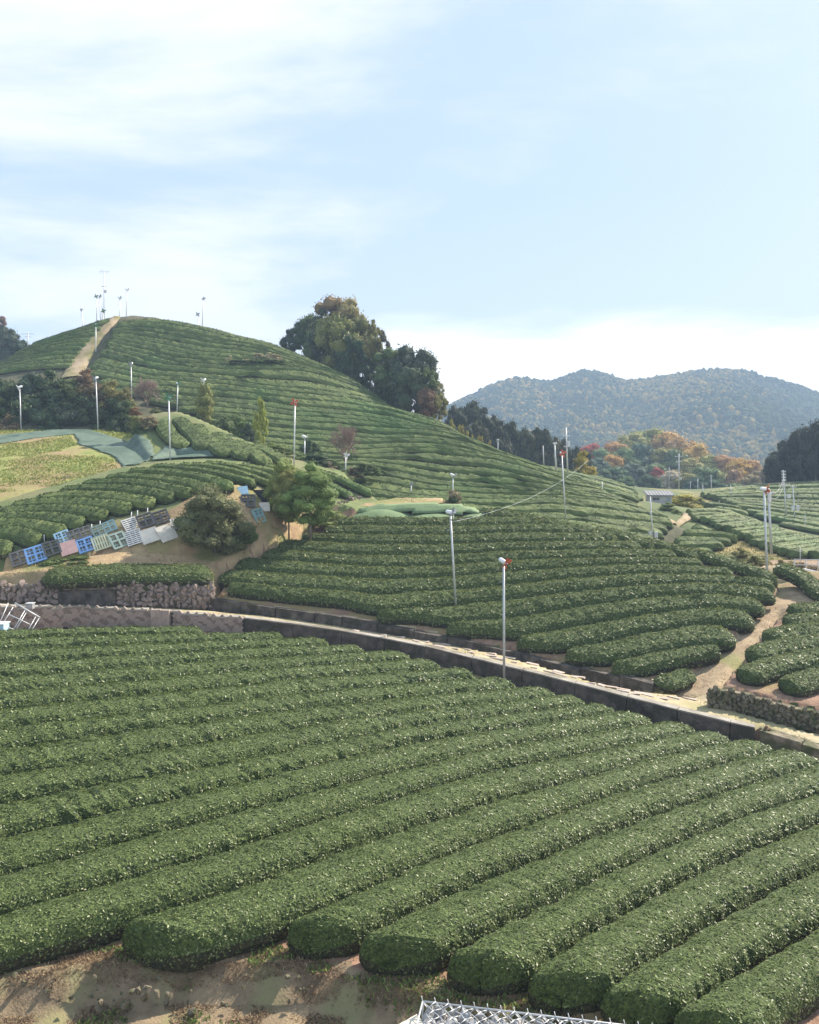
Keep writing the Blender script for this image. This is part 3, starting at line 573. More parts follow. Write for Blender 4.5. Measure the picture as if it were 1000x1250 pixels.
def far_family(field,  g, clip, h, text, group, ds, fill=.84, maxw=1.3, xmax=None, xs=None, cov=.3, minlen=4, wob=0):
    i = 0; last = None
    for (k, *r_) in family(g, clip, XS if xs is None else xs, wob):
        if xmax and k < 25 and r_[0][0] > xmax: continue
        if k == last: continue
        q = lay(field, *r_, h, ds, maxw=maxw, fill=fill)
        if q is None or len(q[0]) < minlen: continue
        last = k; h_ = h*random.uniform(.8, 1.15); q[0][:, 2] *= random.uniform(.92, 1.06)*(.74 if random.random() < .16 else 1); xx_ = np.arange(len(q[0]))
        for _ in range(random.randint(0, 3) if len(q[0]) > 40 else 0): q[0][:, 2] *= 1-.75*np.exp(-((xx_-random.uniform(4, len(q[0])))/1.6)**2)
        hedge(field, q[0], h_, ORD[i]+' '+text, group, dict(FARL, cov=cov) if cov else None, mcore=M['hedge_far'], mleaf=M['hedge_far'], rough=.03); i += 1
far_family('D', gD, clipD, .8, 'tea hedge of the big hill, counted down from its summit', 'tea hedges of the big hill', .6, xmax=600, wob=1.1, fill=.86)
far_family('D', gDl, clipDl, .7, 'tea hedge of the hill left of the brown track, counted down from the top', 'tea hedges left of the brown track', .6, xs=np.arange(-60, 160, 3.))
far_family('base', gK, clipK, .9, 'tea hedge of the slanting valley field behind the paired poles, counted from the back', 'tea hedges of the slanting valley field', .8, cov=.25, maxw=1.6)
far_family('base', gK1, clipK1, .9, 'tea hedge of the little terrace behind the rounded plot, counted from the back', 'tea hedges of the little terrace', .6, xs=np.arange(815, 950, 2.), cov=.25)
far_family('base', gL, clipL, .9, 'tea hedge of the far right hillside under the dark trees, counted down from them', 'tea hedges of the far right hillside', 1.0, cov=.2, maxw=1.4, fill=.85)
far_family('base', gJ, clipJ, .9, 'tea hedge of the small rounded plot right of the track, counted from the back', 'tea hedges of the small rounded plot', .6, xs=np.arange(800, 930, 2.))
far_family('base', gM, clipM, .9, 'tea hedge of the strip in front of the conifers, counted from the back', 'tea hedges of the strip by the conifers', .8, xs=np.arange(600, 820, 4.), cov=.25)
# ---------------------------------------------------------------- walls
def box(V, F, c, sx, sy, sz, ax=None):
    """append a box (half sizes) with axes ax to the lists"""
    ax = np.eye(3) if ax is None else np.asarray(ax, float); c = np.asarray(c, float); b = len(V)
    for i in (-1, 1):
        for j in (-1, 1):
            for k in (-1, 1): V.append(c+ax[0]*sx*i+ax[1]*sy*j+ax[2]*sz*k)
    F += [(b, b+1, b+3, b+2), (b+4, b+6, b+7, b+5), (b, b+4, b+5, b+1), (b+2, b+3, b+7, b+6), (b, b+2, b+6, b+4), (b+1, b+5, b+7, b+3)]
def boxmesh(name, items, m, jitter=0, bevel=0):
    V, F = [], []
    for it in items: box(V, F, *it)
    me = bpy.data.meshes.new(name); me.from_pydata([tuple(v) for v in V], [], F); me.materials.append(m)
    bm = bmesh.new(); bm.from_mesh(me)
    if bevel: bmesh.ops.bevel(bm, geom=list(bm.edges), offset=bevel, segments=1, affect='EDGES')
    if jitter:
        for v in bm.verts: v.co += Vector([random.uniform(-jitter, jitter) for _ in range(3)])
    bmesh.ops.recalc_face_normals(bm, faces=bm.faces); bm.to_mesh(me); bm.free(); me.update(); return me
def tube(V, F, p, q, r0, r1, n=6):
    p, q = np.asarray(p, float), np.asarray(q, float); d = q-p; L = np.linalg.norm(d)+1e-9; d /= L
    a = np.cross(d, (0, 0, 1)) if abs(d[2]) < .9 else np.cross(d, (1, 0, 0)); a /= np.linalg.norm(a); c = np.cross(d, a); b = len(V)
    for P_, r in ((p, r0), (q, r1)):
        for i in range(n):
            t = 2*math.pi*i/n; V.append(P_+(a*math.cos(t)+c*math.sin(t))*r)
    F += [(b+i, b+(i+1) % n, b+n+(i+1) % n, b+n+i) for i in range(n)]; F += [tuple(b+i for i in range(n))[::-1], tuple(b+n+i for i in range(n))]
def tubemesh(name, items, m, smooth=True):
    V, F = [], []
    for it in items: tube(V, F, *it)
    me = bpy.data.meshes.new(name); me.from_pydata([tuple(map(float, v)) for v in V], [], F); me.materials.append(m)
    for p in me.polygons: p.use_smooth = smooth and len(p.vertices) == 4
    me.update(); return me
def stone_mesh(seed, m, flat=1.):
    r = random.Random(seed); bm = bmesh.new()
    for _ in range(15):
        z = r.uniform(-1, 1); a = r.uniform(0, 6.28); q = math.sqrt(1-z*z); k = r.uniform(.85, 1.1)
        bm.verts.new((q*math.cos(a)*k, q*math.sin(a)*k, z*k*flat))
    g = bmesh.ops.convex_hull(bm, input=bm.verts)
    bmesh.ops.delete(bm, geom=[v for v in bm.verts if not v.link_faces], context='VERTS')
    me = bpy.data.meshes.new('stone'); bm.to_mesh(me); bm.free(); me.materials.append(m); me.update(); return me
ST = {k: [stone_mesh(i, M[k]) for i in range(6)] for k in ('stone', 'stone_dark', 'stone_grey')}
def pline(surfname, pts, n=80):
    u, v = np.array(pts, float).T; t = np.linspace(u[0], u[-1], n); s_ = S[surfname]
    C = s_.cast(t, np.interp(t, u, v), 0, s_.y0, s_.y1); return C[~np.isnan(C[:, 0])]
def along(C, s_):
    d = np.r_[0, np.cumsum(np.linalg.norm(np.diff(C[:, :2], axis=0), axis=1))]
    p = np.array([np.interp(s_, d, C[:, i]) for i in range(3)]); q = np.array([np.interp(min(s_+.3, d[-1]), d, C[:, i]) for i in range(2)]); o = np.array([np.interp(max(s_-.3, 0), d, C[:, i]) for i in range(2)])
    t = q-o; t /= np.linalg.norm(t); return p, np.array([t[0], t[1], 0]), np.array([t[1], -t[0], 0]), d[-1]
# lower retaining wall of the road
RL = pline('R', [(-70,740),(0,741),(100,741),(200,746),(300,755),(400,768),(500,785),(615,813),(700,834),(800,860),(880,880),(922,889)], 160)
wall = empty('retaining_wall', RL[len(RL)//2]); tag(wall, 'long dark concrete retaining wall holding up the grassy road over the near field', 'wall')
def wpart(par, name, me):
    o = link(name, me); o.parent = par; o.matrix_parent_inverse = Matrix.Translation(-par.location); return o
L = along(RL, 0)[3]; s_ = 0; block_end = None
dcum = np.r_[0, np.cumsum(np.linalg.norm(np.diff(RL[:, :2], axis=0), axis=1))]
uRL = proj(RL)[0]; s300 = float(np.interp(298, uRL, dcum)); s200a, s200b = float(np.interp(190, uRL, dcum)), float(np.interp(200, uRL, dcum))
def wall_h(p, nrm):
    return p[2]-float(S['A'](p[0]+nrm[0]*.5, p[1]+nrm[1]*.5))
s_ = s300
while s_ < L-.5:
    ln = min(random.uniform(2.4, 3.2), L-s_); p, t, n_, _ = along(RL, s_+ln/2); p0 = along(RL, s_)[0]; p1 = along(RL, min(s_+ln, L))[0]
    tt = p1-p0; tt /= np.linalg.norm(tt); nn = np.array([tt[1], -tt[0], 0]); nn /= np.linalg.norm(nn); up = np.array([0, 0, 1.])
    H = wall_h(p, n_)+.5; c = (p0+p1)/2-n_*.10-up*(H/2-.03)
    wpart(wall, 'panel', boxmesh('panel', [(c, ln/2-.012, .24, H/2, (tt, nn, up))], M['concrete_dark'], .012, .02)); wpart(wall, 'coping', boxmesh('coping', [((p0+p1)/2-nn*.11+up*.06, ln/2-.02, .26, .035, (tt, nn, up))], M['concrete'], .012, .01)); s_ += ln
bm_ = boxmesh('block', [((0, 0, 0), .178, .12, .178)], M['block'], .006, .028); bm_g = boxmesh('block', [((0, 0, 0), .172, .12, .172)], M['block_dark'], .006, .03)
s_ = 0; cnt = 0; rowk = .34
while s_ < s300:
    p, t, n_, _ = along(RL, s_); H = wall_h(p, n_)
    if s200a < s_ < s200b+.2:
        wpart(wall, 'pillar', boxmesh('pillar', [(p+n_*.14-np.array([0, 0, H/2-.02]), .3, .2, H/2+.1, (t, n_, (0, 0, 1)))], M['block'], .01, .02)); s_ += .62; cnt += 1; continue
    for j in range(7):
        zc = -.10-j*.27+(.135 if cnt % 2 else 0)-.1
        if zc < -H-.1: break
        a = math.radians(45); ax = Vector(t)*math.cos(a)+Vector((0, 0, 1))*math.sin(a); az = Vector((0, 0, 1))*math.cos(a)-Vector(t)*math.sin(a)
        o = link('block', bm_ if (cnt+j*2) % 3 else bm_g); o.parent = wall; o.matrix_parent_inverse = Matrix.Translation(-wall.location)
        mw = Matrix((ax, Vector(n_), az)).transposed().to_4x4(); mw.translation = Vector(p)+Vector(n_)*(.05+random.uniform(-.03, .03))+Vector((0, 0, zc)); o.matrix_basis = mw
    s_ += .27; cnt += 1
# backing and coping of the block wall
V_, F_ = [], []
for s0 in np.arange(0, s300, 1.0):
    p, t, n_, _ = along(RL, s0+.5); H = wall_h(p, n_)+.3
    box(V_, F_, p-n_*.14-np.array([0, 0, H/2+.03]), .5, .16, H/2, (t, n_, (0, 0, 1))); 
me = bpy.data.meshes.new('backing'); me.from_pydata([tuple(v) for v in V_], [], F_); me.materials.append(M['concrete_dark']); wpart(wall, 'backing', me)
copm = []
for s0 in np.arange(0, s300-.9, 1.9):
    p, t, n_, _ = along(RL, s0+.95); wpart(wall, 'coping', boxmesh('coping', [(p-n_*.10+np.array([0, 0, -.02]), .94, .30, .055, (t, n_, (0, 0, 1)))], M['concrete'], .006, .01))
# upper kerb wall between road and tea
UW = pline('B', [(232,728),(266,732),(325,741),(430,757),(500,769),(560,782),(615,794),(700,816),(750,828),(798,840)], 120)
uw = empty('low_wall', UW[len(UW)//2]); tag(uw, 'low dark concrete kerb wall between the road and the tea above it', 'wall')
L = along(UW, 0)[3]; s_ = 0; i = 0
while s_ < L-.3:
    ln = min(random.uniform(1.7, 2.6), L-s_); p0 = along(UW, s_)[0]; p1 = along(UW, s_+ln)[0]; p, t, n_, _ = along(UW, s_+ln/2)
    zr = float(S['R'](p[0]+n_[0]*.5, p[1]+n_[1]*.5)); top = max(p[2]+.1, zr+.28)+random.uniform(-.07, .07); H = top-zr+.4; c = np.array([p[0], p[1], top-H/2])-n_*.06
    tt = p1-p0; tt[2] = min(max(tt[2], -.3), .3); tt /= np.linalg.norm(tt); nn = np.array([tt[1], -tt[0], 0]); nn /= np.linalg.norm(nn)
    wpart(uw, 'panel', boxmesh('panel', [(c, ln/2-.01, .22, H/2, (tt, nn, (0, 0, 1)))], M['concrete_dark'] if i % 3 else M['concrete_dark'], .03, .02)); s_ += ln; i += 1
# pink stone wall below the left terrace
def stone_wall(name, label, C, sb, mkey, s0, s1, hmin, size, skip=None, lean=.12):
    L = along(C, 0)[3]; wl = empty(name, C[len(C)//2]); tag(wl, label, 'wall'); Vb, Fb = [], []
    s_ = s0
    while s_ < s1:
        p, t, n_, _ = along(C, s_); zr = float(S[sb](p[0]+n_[0]*.6, p[1]+n_[1]*.6)); H = max(p[2]-zr, hmin); z = 0; k = 0
        while z < H-.10:
            sz = size*random.uniform(.75, 1.25)
            if not (skip and skip[0] < s_ < skip[1] and z < H-.35):
                o = link('stone', random.choice(ST[mkey])); o.parent = wl
                q = Vector(p)+Vector(n_)*(.12+lean*(H-z)/H+random.uniform(-.05, .05))+Vector(t)*random.uniform(-.5, .5)*size*.5-Vector(wl.location); q.z = (zr+z+sz*.35)-wl.location.z
                o.location = q; o.rotation_euler = [random.uniform(0, 6.28) for _ in range(3)]; o.scale = (sz*.6, sz*.55, sz*.5)
            z += sz*.72
        s_ += size*.82
    for a in np.arange(s0, s1-.9, 1.):
        p, t, n_, _ = along(C, a+.5); zr = float(S[sb](p[0]+n_[0]*.6, p[1]+n_[1]*.6)); H = max(p[2]-zr, hmin)
        box(Vb, Fb, np.array([p[0], p[1], zr+H/2-.12])-n_*.08, .52, .22, H/2+.05, (t, n_, (0, 0, 1)))
    me = bpy.data.meshes.new('backing'); me.from_pydata([tuple(v) for v in Vb], [], Fb); me.materials.append(M['stone_dark']); wpart(wl, 'backing', me)
    return wl
TW = pline('T', [(-60,713),(0,713),(150,713),(262,714)], 80); uT = proj(TW)[0]; dT = np.r_[0, np.cumsum(np.linalg.norm(np.diff(TW[:, :2], axis=0), axis=1))]
sa, sb_ = float(np.interp(72, uT, dT)), float(np.interp(142, uT, dT))
sw = stone_wall('stone_wall', 'rough pinkish field stone wall below the straight tea hedge at left', TW, 'R', 'stone', 0, dT[-1], .5, .42, (sa, sb_))
p, t, n_, _ = along(TW, (sa+sb_)/2); zr = float(S['R'](p[0]+n_[0]*.6, p[1]+n_[1]*.6))
wpart(sw, 'concrete_panel', boxmesh('concrete_panel', [(np.array([p[0], p[1], zr+.42])+n_*.2, (sb_-sa)/2, .12, .5, (t, n_, (0, 0, 1)))], M['concrete_dark'], .02, .02))
CW = pline('C', [(866,840),(900,843),(955,859),(1000,868),(1060,882)], 60); uC = proj(CW)[0]; dC = np.r_[0, np.cumsum(np.linalg.norm(np.diff(CW[:, :2], axis=0), axis=1))]
stone_wall('stone_wall', 'dark mossy dry stone wall under the tea right of the dirt path', CW, 'R', 'stone_dark', 0, dC[-1], .3, .30)
# right end of the road wall: lower mossy bank wall
RR = pline('R', [(928,890),(1000,912),(1060,930)], 30); rr = empty('bank_wall', RR[10]); tag(rr, 'low mossy concrete wall at the right end of the road by broken timber', 'wall')
L = along(RR, 0)[3]
for s0 in np.arange(0, L-.5, 2.0):
    p, t, n_, _ = along(RR, s0+1); H = wall_h(p, n_)+.4
    wpart(rr, 'panel', boxmesh('panel', [(p-n_*.10-np.array([0, 0, H/2+.02]), .99, .26, H/2, (np.array([t[0], t[1], -.06]), n_, (0, 0, 1)))], M['stone_dark'], .05, .03))
# broken timber by the wall end
tb = P3(930, 893, 39.0); t_ = empty('broken_timber', tb); tag(t_, 'weathered broken planks and posts lying at the end of the retaining wall', 'timber')
for (du, dz, L_, a, b) in ((0, .1, .5, .2, 1.3), (.25, .0, .45, -.3, 1.2), (.8, -.25, 1.3, 1.3, -.3), (.9, -.3, 1.2, 1.2, -.42)):
    o = link('plank', boxmesh('plank', [((0, 0, 0), .07, .05, L_/1.5)], M['wood'], .012, .01)); o.parent = t_; o.location = (du, -.25, dz); o.rotation_euler = (b*.3, a, .3)
# slabs laid along the road's wheel lines
rd = GOBJ['road']; slabm = [boxmesh('slab', [((0, 0, 0), .34, .13, .02)], M['slab'], .04, 0) for _ in range(4)]
for frac, (ua, ub), n in ((.5, (430, 830), 22), (.75, (520, 900), 14)):
    for i in range(n):
        u = ua+(ub-ua)*(i+random.uniform(-.3, .3))/n; lo = np.interp(u, [200,300,400,500,615,700,800,880,925], [746,755,768,785,813,834,860,880,890]); hi = np.interp(u, [200,250,430,500,615,700,750,797,865,900], [741,744,764,776,798,822,838,843,852,866])
        c = S['R'].cast([u], [lo+(hi-lo)*(frac+random.uniform(-.1, .1))], 0, 20, 80)[0]
        if np.isnan(c[0]): continue
        o = link('slab', random.choice(slabm)); o.parent = rd; o.location = (c[0], c[1], c[2]+.02); s1 = S['R'](c[0]+1, c[1]-.6)-c[2]
        o.rotation_euler = (0, random.uniform(-.02, .05), math.radians(-22-u*.02)+random.uniform(-.2, .2)); o.scale = (random.uniform(.5, 1.3), random.uniform(.6, 1.1), 1)
# ---------------------------------------------------------------- frost fans and other poles
def pole_pts(ut, vt, ub, vb, Y):
    return np.array(P3(ub, vb, Y)), np.array(P3(ut, vt, Y))
def blade_mesh(m, L=.42):
    V = [(0, -.04, 0), (0, .05, .0), (L*.5, -.13, .03), (L*.5, .11, -.02), (L, -.10, .05), (L, .06, .0), (0, -.04, .012), (0, .05, .012), (L*.5, -.13, .042), (L*.5, .11, -.008), (L, -.10, .062), (L, .06, .012)]
    F = [(0, 2, 3, 1), (2, 4, 5, 3), (6, 7, 9, 8), (8, 9, 11, 10), (0, 6, 8, 2), (2, 8, 10, 4), (1, 3, 9, 7), (3, 5, 11, 9), (4, 10, 11, 5), (0, 1, 7, 6)]
    me = bpy.data.meshes.new('blade'); me.from_pydata(V, [], F); me.materials.append(m); me.update(); return me
BL = {k: blade_mesh(M[k]) for k in ('red', 'green', 'greyp', 'white')}
def lathe(name, prof, m, n=12):
    V, F = [], []
    for r, z in prof:
        for i in range(n): V.append((r*math.cos(6.2832*i/n), r*math.sin(6.2832*i/n), z))
    for j in range(len(prof)-1):
        for i in range(n): F.append((j*n+i, j*n+(i+1) % n, (j+1)*n+(i+1) % n, (j+1)*n+i))
    me = bpy.data.meshes.new(name); me.from_pydata(V, [], F); me.materials.append(m)
    for p in me.polygons: p.use_smooth = True
    me.update(); return me
MOT = {k: lathe('motor', [(0, -.33), (.09, -.32), (.13, -.25), (.14, 0), (.13, .12), (.07, .17), (0, .18)], M[k]) for k in ('white', 'greyp')}
HUB = lathe('hub', [(0, -.02), (.06, -.01), (.07, .06), (.03, .10), (0, .11)], M['greyp'], 8)
def fan(ut, vt, ub, vb, Y, label, col='red', body='white', az=200, tilt=25, r=.07, pm='steel', base_extra=.4, s=1., nb=4, grp='frost fan poles among the tea'):
    b, t = pole_pts(ut, vt, ub, vb, Y); o = empty('fan_pole', b); tag(o, label, 'frost fan', grp); d = t-b
    wpart(o, 'pole', tubemesh('pole', [(b-d/np.linalg.norm(d)*base_extra, t, r, r*.8, 10)], M[pm]))
    wpart(o, 'bracket', tubemesh('bracket', [(t-np.array([0, 0, .05]), t+np.array([0, 0, .18]), .05, .05, 8)], M['greyp'])); wpart(o, 'arm', tubemesh('arm', [(t-np.array([.28, 0, .9]), t-np.array([.0, 0, .9]), .02, .02, 6)], M['greyp']))
    a = math.radians(az); f = Vector((math.sin(a), math.cos(a), -math.sin(math.radians(tilt)))).normalized(); q = f.to_track_quat('Z', 'Y')
    c = Vector(t-b)+Vector((0, 0, .24*s))
    for nm, me, k in (('motor', MOT[body], 0), ('hub', HUB, .18)):
        e = link(nm, me); e.parent = o; e.rotation_mode = 'QUATERNION'; e.rotation_quaternion = q; e.location = c+f*k*s; e.scale = (s,)*3
        if nm == 'hub': hub = e
    for i in range(nb):
        e = link('blade', BL[col]); e.parent = hub; e.rotation_euler = (0, .08, i*2*math.pi/nb+.5); e.location = (0, 0, .04)
    return o
FANS = [
 (615,691,615.5,829,45.7,'near fan pole with orange red blades standing against the dark road wall',dict(col='red',az=130,tilt=30,r=.075)),
 (550,630,556,731,52.8,'fan pole with grey blades in the middle of the field above the road',dict(col='greyp',az=120,tilt=10,r=.075)),
 (553,583,553,612,84,'small fan pole rising behind the round pampas clump on the netted mound',dict(col='greyp',az=110)),
 (686,556,691,637,83,'leaning fan pole with red blades beyond the crest hedges',dict(col='red',az=160,tilt=10)),
 (360,494,359,575,79,'fan pole with wide red blades above the round green trees',dict(col='red',az=180,tilt=5)),
 (372,536,372,568,86,'short grey fan pole beside the red bladed one',dict(col='greyp',az=90)),
 (422,558,422,583,90,'white headed fan pole in front of the bare tree',dict(col='white',az=140)),
 (249,466,249,520,103,'white headed fan pole next to the small round tree on the hill',dict(col='white',az=210)),
 (217,470,216,508,106,'thin fan pole with pale green blades between two white headed ones',dict(col='green',az=120,s=.8)),
 (206,488,208,563,78,'fan pole with dark green blades standing where the shade net meets the tea',dict(col='green',az=170,tilt=0)),
 (160,446,161,498,111,'fan pole with dark blades left of the bare twiggy shrub',dict(col='greyp',az=200)),
 (117,464,120,528,98,'fan pole in front of the dark shrubs at the edge of the net',dict(col='greyp',az=220)),
 (24,475,26,530,98,'leftmost fan pole in front of the dark shrubs',dict(col='white',az=240)),
 (100,379,103,418,139,'fan pole on the left shoulder of the big hill',dict(col='greyp',az=240)),
 (118,363,118,394,148,'faint fan pole with green blades behind the summit track',dict(col='green',az=180)),
 (121.5,363,123,397,146,'fan pole right beside the faint green bladed one on the summit',dict(col='greyp',az=110)),
 (126,381,126,422,137,'fan pole with green blades at the middle of the brown track',dict(col='green',az=150)),
 (117,398,117,440,129,'lower fan pole with green top at the foot of the brown track',dict(col='green',az=180)),
 (146,365,146,398,147,'fan pole at the top end of the brown track',dict(col='greyp',az=100)),
 (155,355,154,388,150,'fan pole right of the top end of the brown track on the skyline',dict(col='greyp',az=90)),
 (242,385,243,420,138,'fan pole with dark blades just below the skyline of the big hill',dict(col='greyp',az=190)),
 (248,366,247,396,149,'faint fan pole behind the skyline of the big hill',dict(col='greyp',az=120)),
 (502,592,502,606,88,'tiny fan pole at the edge of the brown clearing',dict(col='greyp',s=.7,az=160)),
 (933,601,937,711,59,'tall fan pole with red blades at the end of the crest hedges',dict(col='red',az=80,tilt=5,r=.085,pm='steel')),
 (803,622,803,632,110,'small fan top showing beside the shed',dict(col='greyp',s=.7)),
 (608,539,608,553,106,'small pole fan on the ridge before the conifers',dict(col='greyp',s=.7)),
]
for f in FANS: fan(*f[:5], f[5], **f[6])
def post(ut, vt, ub, vb, Y, label, cat='pole', name='utility_pole', arms=(), boxes=(), r=.09, pm='steel', ins=(), extra=.4, grp=None):
    b, t = pole_pts(ut, vt, ub, vb, Y); o = empty(name, b); tag(o, label, cat, grp); d = t-b; L = np.linalg.norm(d)
    wpart(o, 'pole', tubemesh('pole', [(b-d/L*extra, t, r, r*.65, 8)], M[pm]))
    for (h, w_) in arms:
        c = b+d*h; wpart(o, 'crossarm', boxmesh('crossarm', [(c+np.array([0, -.1, 0]), w_/2, .035, .045)], M['steel'], 0, 0))
        for k in (-.9, -.3, .3, .9):
            wpart(o, 'insulator', tubemesh('insulator', [(c+np.array([k*w_/2, -.1, .04]), c+np.array([k*w_/2, -.1, .2]), .035, .03, 6)], M['white']))
    for (h, dx, w_, hh) in boxes:
        c = b+d*h; wpart(o, 'switch_box', boxmesh('switch_box', [(c+np.array([dx, -.16, 0]), w_/2, .12, hh/2)], M['steel'], 0, .02))
    return o
post(127,331,127,393,150,'tallest mast on the summit with aerials across its top',arms=((.70,.9),),boxes=((.60,.35,.5,.5),),r=.09,name='antenna_mast',cat='mast')
m_ = post(124.5,369,124.8,400,147,'thin dark post beside the tallest summit mast',r=.05,pm='steel_dark')
bb, tt_ = pole_pts(127,331,127,393,150)
am = empty('aerial', tt_); tag(am, 'splayed aerial elements on top of the tallest summit mast', 'aerial')
wpart(am, 'boom', tubemesh('boom', [(tt_-np.array([.9, 0, .05]), tt_+np.array([.9, 0, -.05]), .02, .02, 5)], M['steel_dark']))
for dx in (-.8, -.3, .3, .8): wpart(am, 'element', tubemesh('element', [(tt_+np.array([dx-.15, 0, -.45]), tt_+np.array([dx+.15, 0, .35]), .018, .018, 5)], M['steel_dark']))
post(938,596,942,676,78,'thicker utility pole just behind the tall red bladed fan pole',r=.14,arms=((.93,.9),),boxes=((.86,.0,.3,.9),))
post(956,574,961,644,118,'utility pole with a stack of grey insulators and a long crossarm on the right hillside',r=.13,arms=((.75,1.6),(.97,.6),(.92,.6),(.87,.6),(.82,.6)),boxes=((.55,.5,.5,.6),))
post(968,593,971,645,117,'utility pole with two grey boxes right of the insulator pole',r=.11,arms=((.97,.9),),boxes=((.48,.45,.4,.8),(.48,-.3,.35,.7)))
post(983,628,983,647,113,'short thin post at the right of the boxed utility pole',r=.06)
post(977,668,977,690,72,'thin post standing in the dry grass by the guard rail',r=.04)
post(892,592,894,626,130,'slim lamp like pole on the far slope',r=.08)
post(829,554,829,597,170,'utility pole before the autumn trees',r=.13,arms=((.92,1.6),(.78,1.2)),boxes=((.3,.3,.5,.5),))
post(817,570,817,600,172,'thin pole left of the utility pole before the autumn trees',r=.07)
post(843,588,843,606,150,'thin post in front of the yellow bush',r=.06)
post(852,584,852,606,152,'white post right of the yellow bush',r=.08)
post(858,592,859,618,140,'second white post right of the yellow bush',r=.08)
post(868,580,869,604,155,'tall thin pole further right of the yellow bush',r=.08)
post(878,611,878,620,125,'stubby post on the crest of the slanting field',r=.06)
post(735,588,736,604,100,'short grey post on the crest below the conifers',r=.08)
post(691,522,693,574,118,'tall utility pole with aerial top behind the leaning red bladed pole',r=.13,arms=((.80,1.0),(.55,.9)),boxes=((.62,.25,.4,.9),),pm='steel')
post(677,541,679,571,101,'plain pole with two white caps left of the tall utility pole',r=.12,boxes=((1.,-.12,.2,.2),(1.,.16,.2,.2)))
post(663,544,664,566,120,'faint pole in front of the dark conifers',r=.08)
post(794,606,797,660,84,'utility pole with two white boxes low on its shaft near the end of the track',r=.08,boxes=((.13,-.3,.35,.7),(.13,.32,.35,.7),(.63,-.1,.2,.2)))
post(34,406,34,427,165,'distant utility pole with wide crossarms on the far left skyline',r=.12,arms=((.92,2.6),(.75,1.6)))
def cable(p, q, sag, label, r=.02, m='white'):
    p, q = np.array(p), np.array(q); pts = [p+(q-p)*t-np.array([0, 0, sag*4*t*(1-t)]) for t in np.linspace(0, 1, 15)]
    tag(link('cable', tubemesh('cable', [(pts[i], pts[i+1], r, r, 5) for i in range(14)], M[m])), label, 'cable')
cable(P3(718,562,99), P3(553,637,52.8), 1.0, 'pale sagging cable running from the ridge down to the middle fan pole', .010, 'steel')
cable(P3(941,601,78), P3(957,583,118), .8, 'drooping wire between the thick utility pole and the insulator pole', .03, 'steel_dark')
cable(P3(941,607,78), P3(957,590,118), .9, 'lower drooping wire between the thick utility pole and the insulator pole', .025, 'steel_dark')
# ---------------------------------------------------------------- trees
def clump_crown(seed, nclump, nleaf, lsize, shape='round', core=True, cr=(.16, .30), flat=1.):
    """unit crown (height 1, radius .5) of leaf clumps with hollows between; returns arrays"""
    r = np.random.default_rng(seed); cs = []
    while len(cs) < nclump:
        p = r.uniform(-1, 1, 3)
        n_ = np.linalg.norm(p)
        if n_ > 1 or n_ < .35: continue
        z = p[2]*.5+.5
        if shape == 'round': k = .5*(1.05-.25*z)
        elif shape == 'cone': k = .5*(1-z)**.7*1.05+.04; 
        elif shape == 'column': k = .5*(.55+.45*math.sin(min(1, (1-z)*1.6)*math.pi/2))
        elif shape == 'flame': k = .48*(math.sin(math.pi*min(1, z*.75+.25)))**.6
        elif shape == 'bush': k = .5; z = abs(p[2])*.85
        q = np.array([p[0]*k, p[1]*k, z]) if shape != 'cone' else np.array([p[0]/max(n_, .6)*k*.9, p[1]/max(n_, .6)*k*.9, z])
        cs.append((q, r.uniform(*cr)*(1 if shape != 'cone' else .55+.5*(1-z))))
    V, F4, var, VC, FC = [], [], [], [], []; nv = 0
    per = nleaf//nclump
    LVs, lv = [], []
    for q, cr_ in cs:
        d = r.normal(size=(per, 3)); d /= np.linalg.norm(d, axis=1)[:, None]
        rad = cr_*(r.uniform(.55, 1.08, per))[:, None]; P_ = q+d*rad*np.array([1, 1, .75*flat])
        keep = P_[:, 2] > -.02; P_, d = P_[keep], d[keep]
        a, _ = leaves(P_, d, np.full(len(P_), lsize), up=.15, lw=.62, spread=.55, seed=int(r.integers(1e6))); LVs.append(a)
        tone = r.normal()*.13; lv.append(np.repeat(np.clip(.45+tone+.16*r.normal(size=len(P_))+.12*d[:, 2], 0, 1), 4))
    LV = np.concatenate(LVs); LF = np.arange(len(LV)).reshape(-1, 4); lv = np.concatenate(lv)
    if core:
        bm = bmesh.new(); bmesh.ops.create_icosphere(bm, subdivisions=2, radius=1); ico = np.array([v.co[:] for v in bm.verts]); icf = np.array([[v.index for v in f.verts] for f in bm.faces]); bm.free()
        for q, cr_ in cs:
            j = 1+r.normal(size=(len(ico), 1))*.12
            c_ = ico*j*cr_*.62*np.array([1, 1, .75*flat])+q; c_[:, 2] = np.maximum(c_[:, 2], 0)
            VC.append(c_); FC.append(icf+nv); nv += len(c_)
        VC = np.concatenate(VC); FC = np.concatenate(FC)
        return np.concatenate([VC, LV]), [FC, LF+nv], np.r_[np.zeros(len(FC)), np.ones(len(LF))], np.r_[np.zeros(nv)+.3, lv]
    return LV, [LF], np.ones(len(LF)), lv
CM = {}
def crown_mesh(key, *a, **k):
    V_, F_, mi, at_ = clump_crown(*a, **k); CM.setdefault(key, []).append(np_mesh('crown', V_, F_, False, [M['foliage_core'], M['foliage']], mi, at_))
for s_ in range(4): crown_mesh('broad', 11+s_, 34, 2600, .055)
for s_ in range(3): crown_mesh('cone', 31+s_, 46, 3000, .05, shape='column', cr=(.13, .22))
for s_ in range(2): crown_mesh('spire', 37+s_, 46, 2600, .045, shape='cone', cr=(.12, .2))
for s_ in range(2): crown_mesh('column', 41+s_, 40, 2400, .045, shape='column', cr=(.12, .2))
for s_ in range(4): crown_mesh('bush', 51+s_, 24, 2200, .07, shape='bush', cr=(.16, .28))
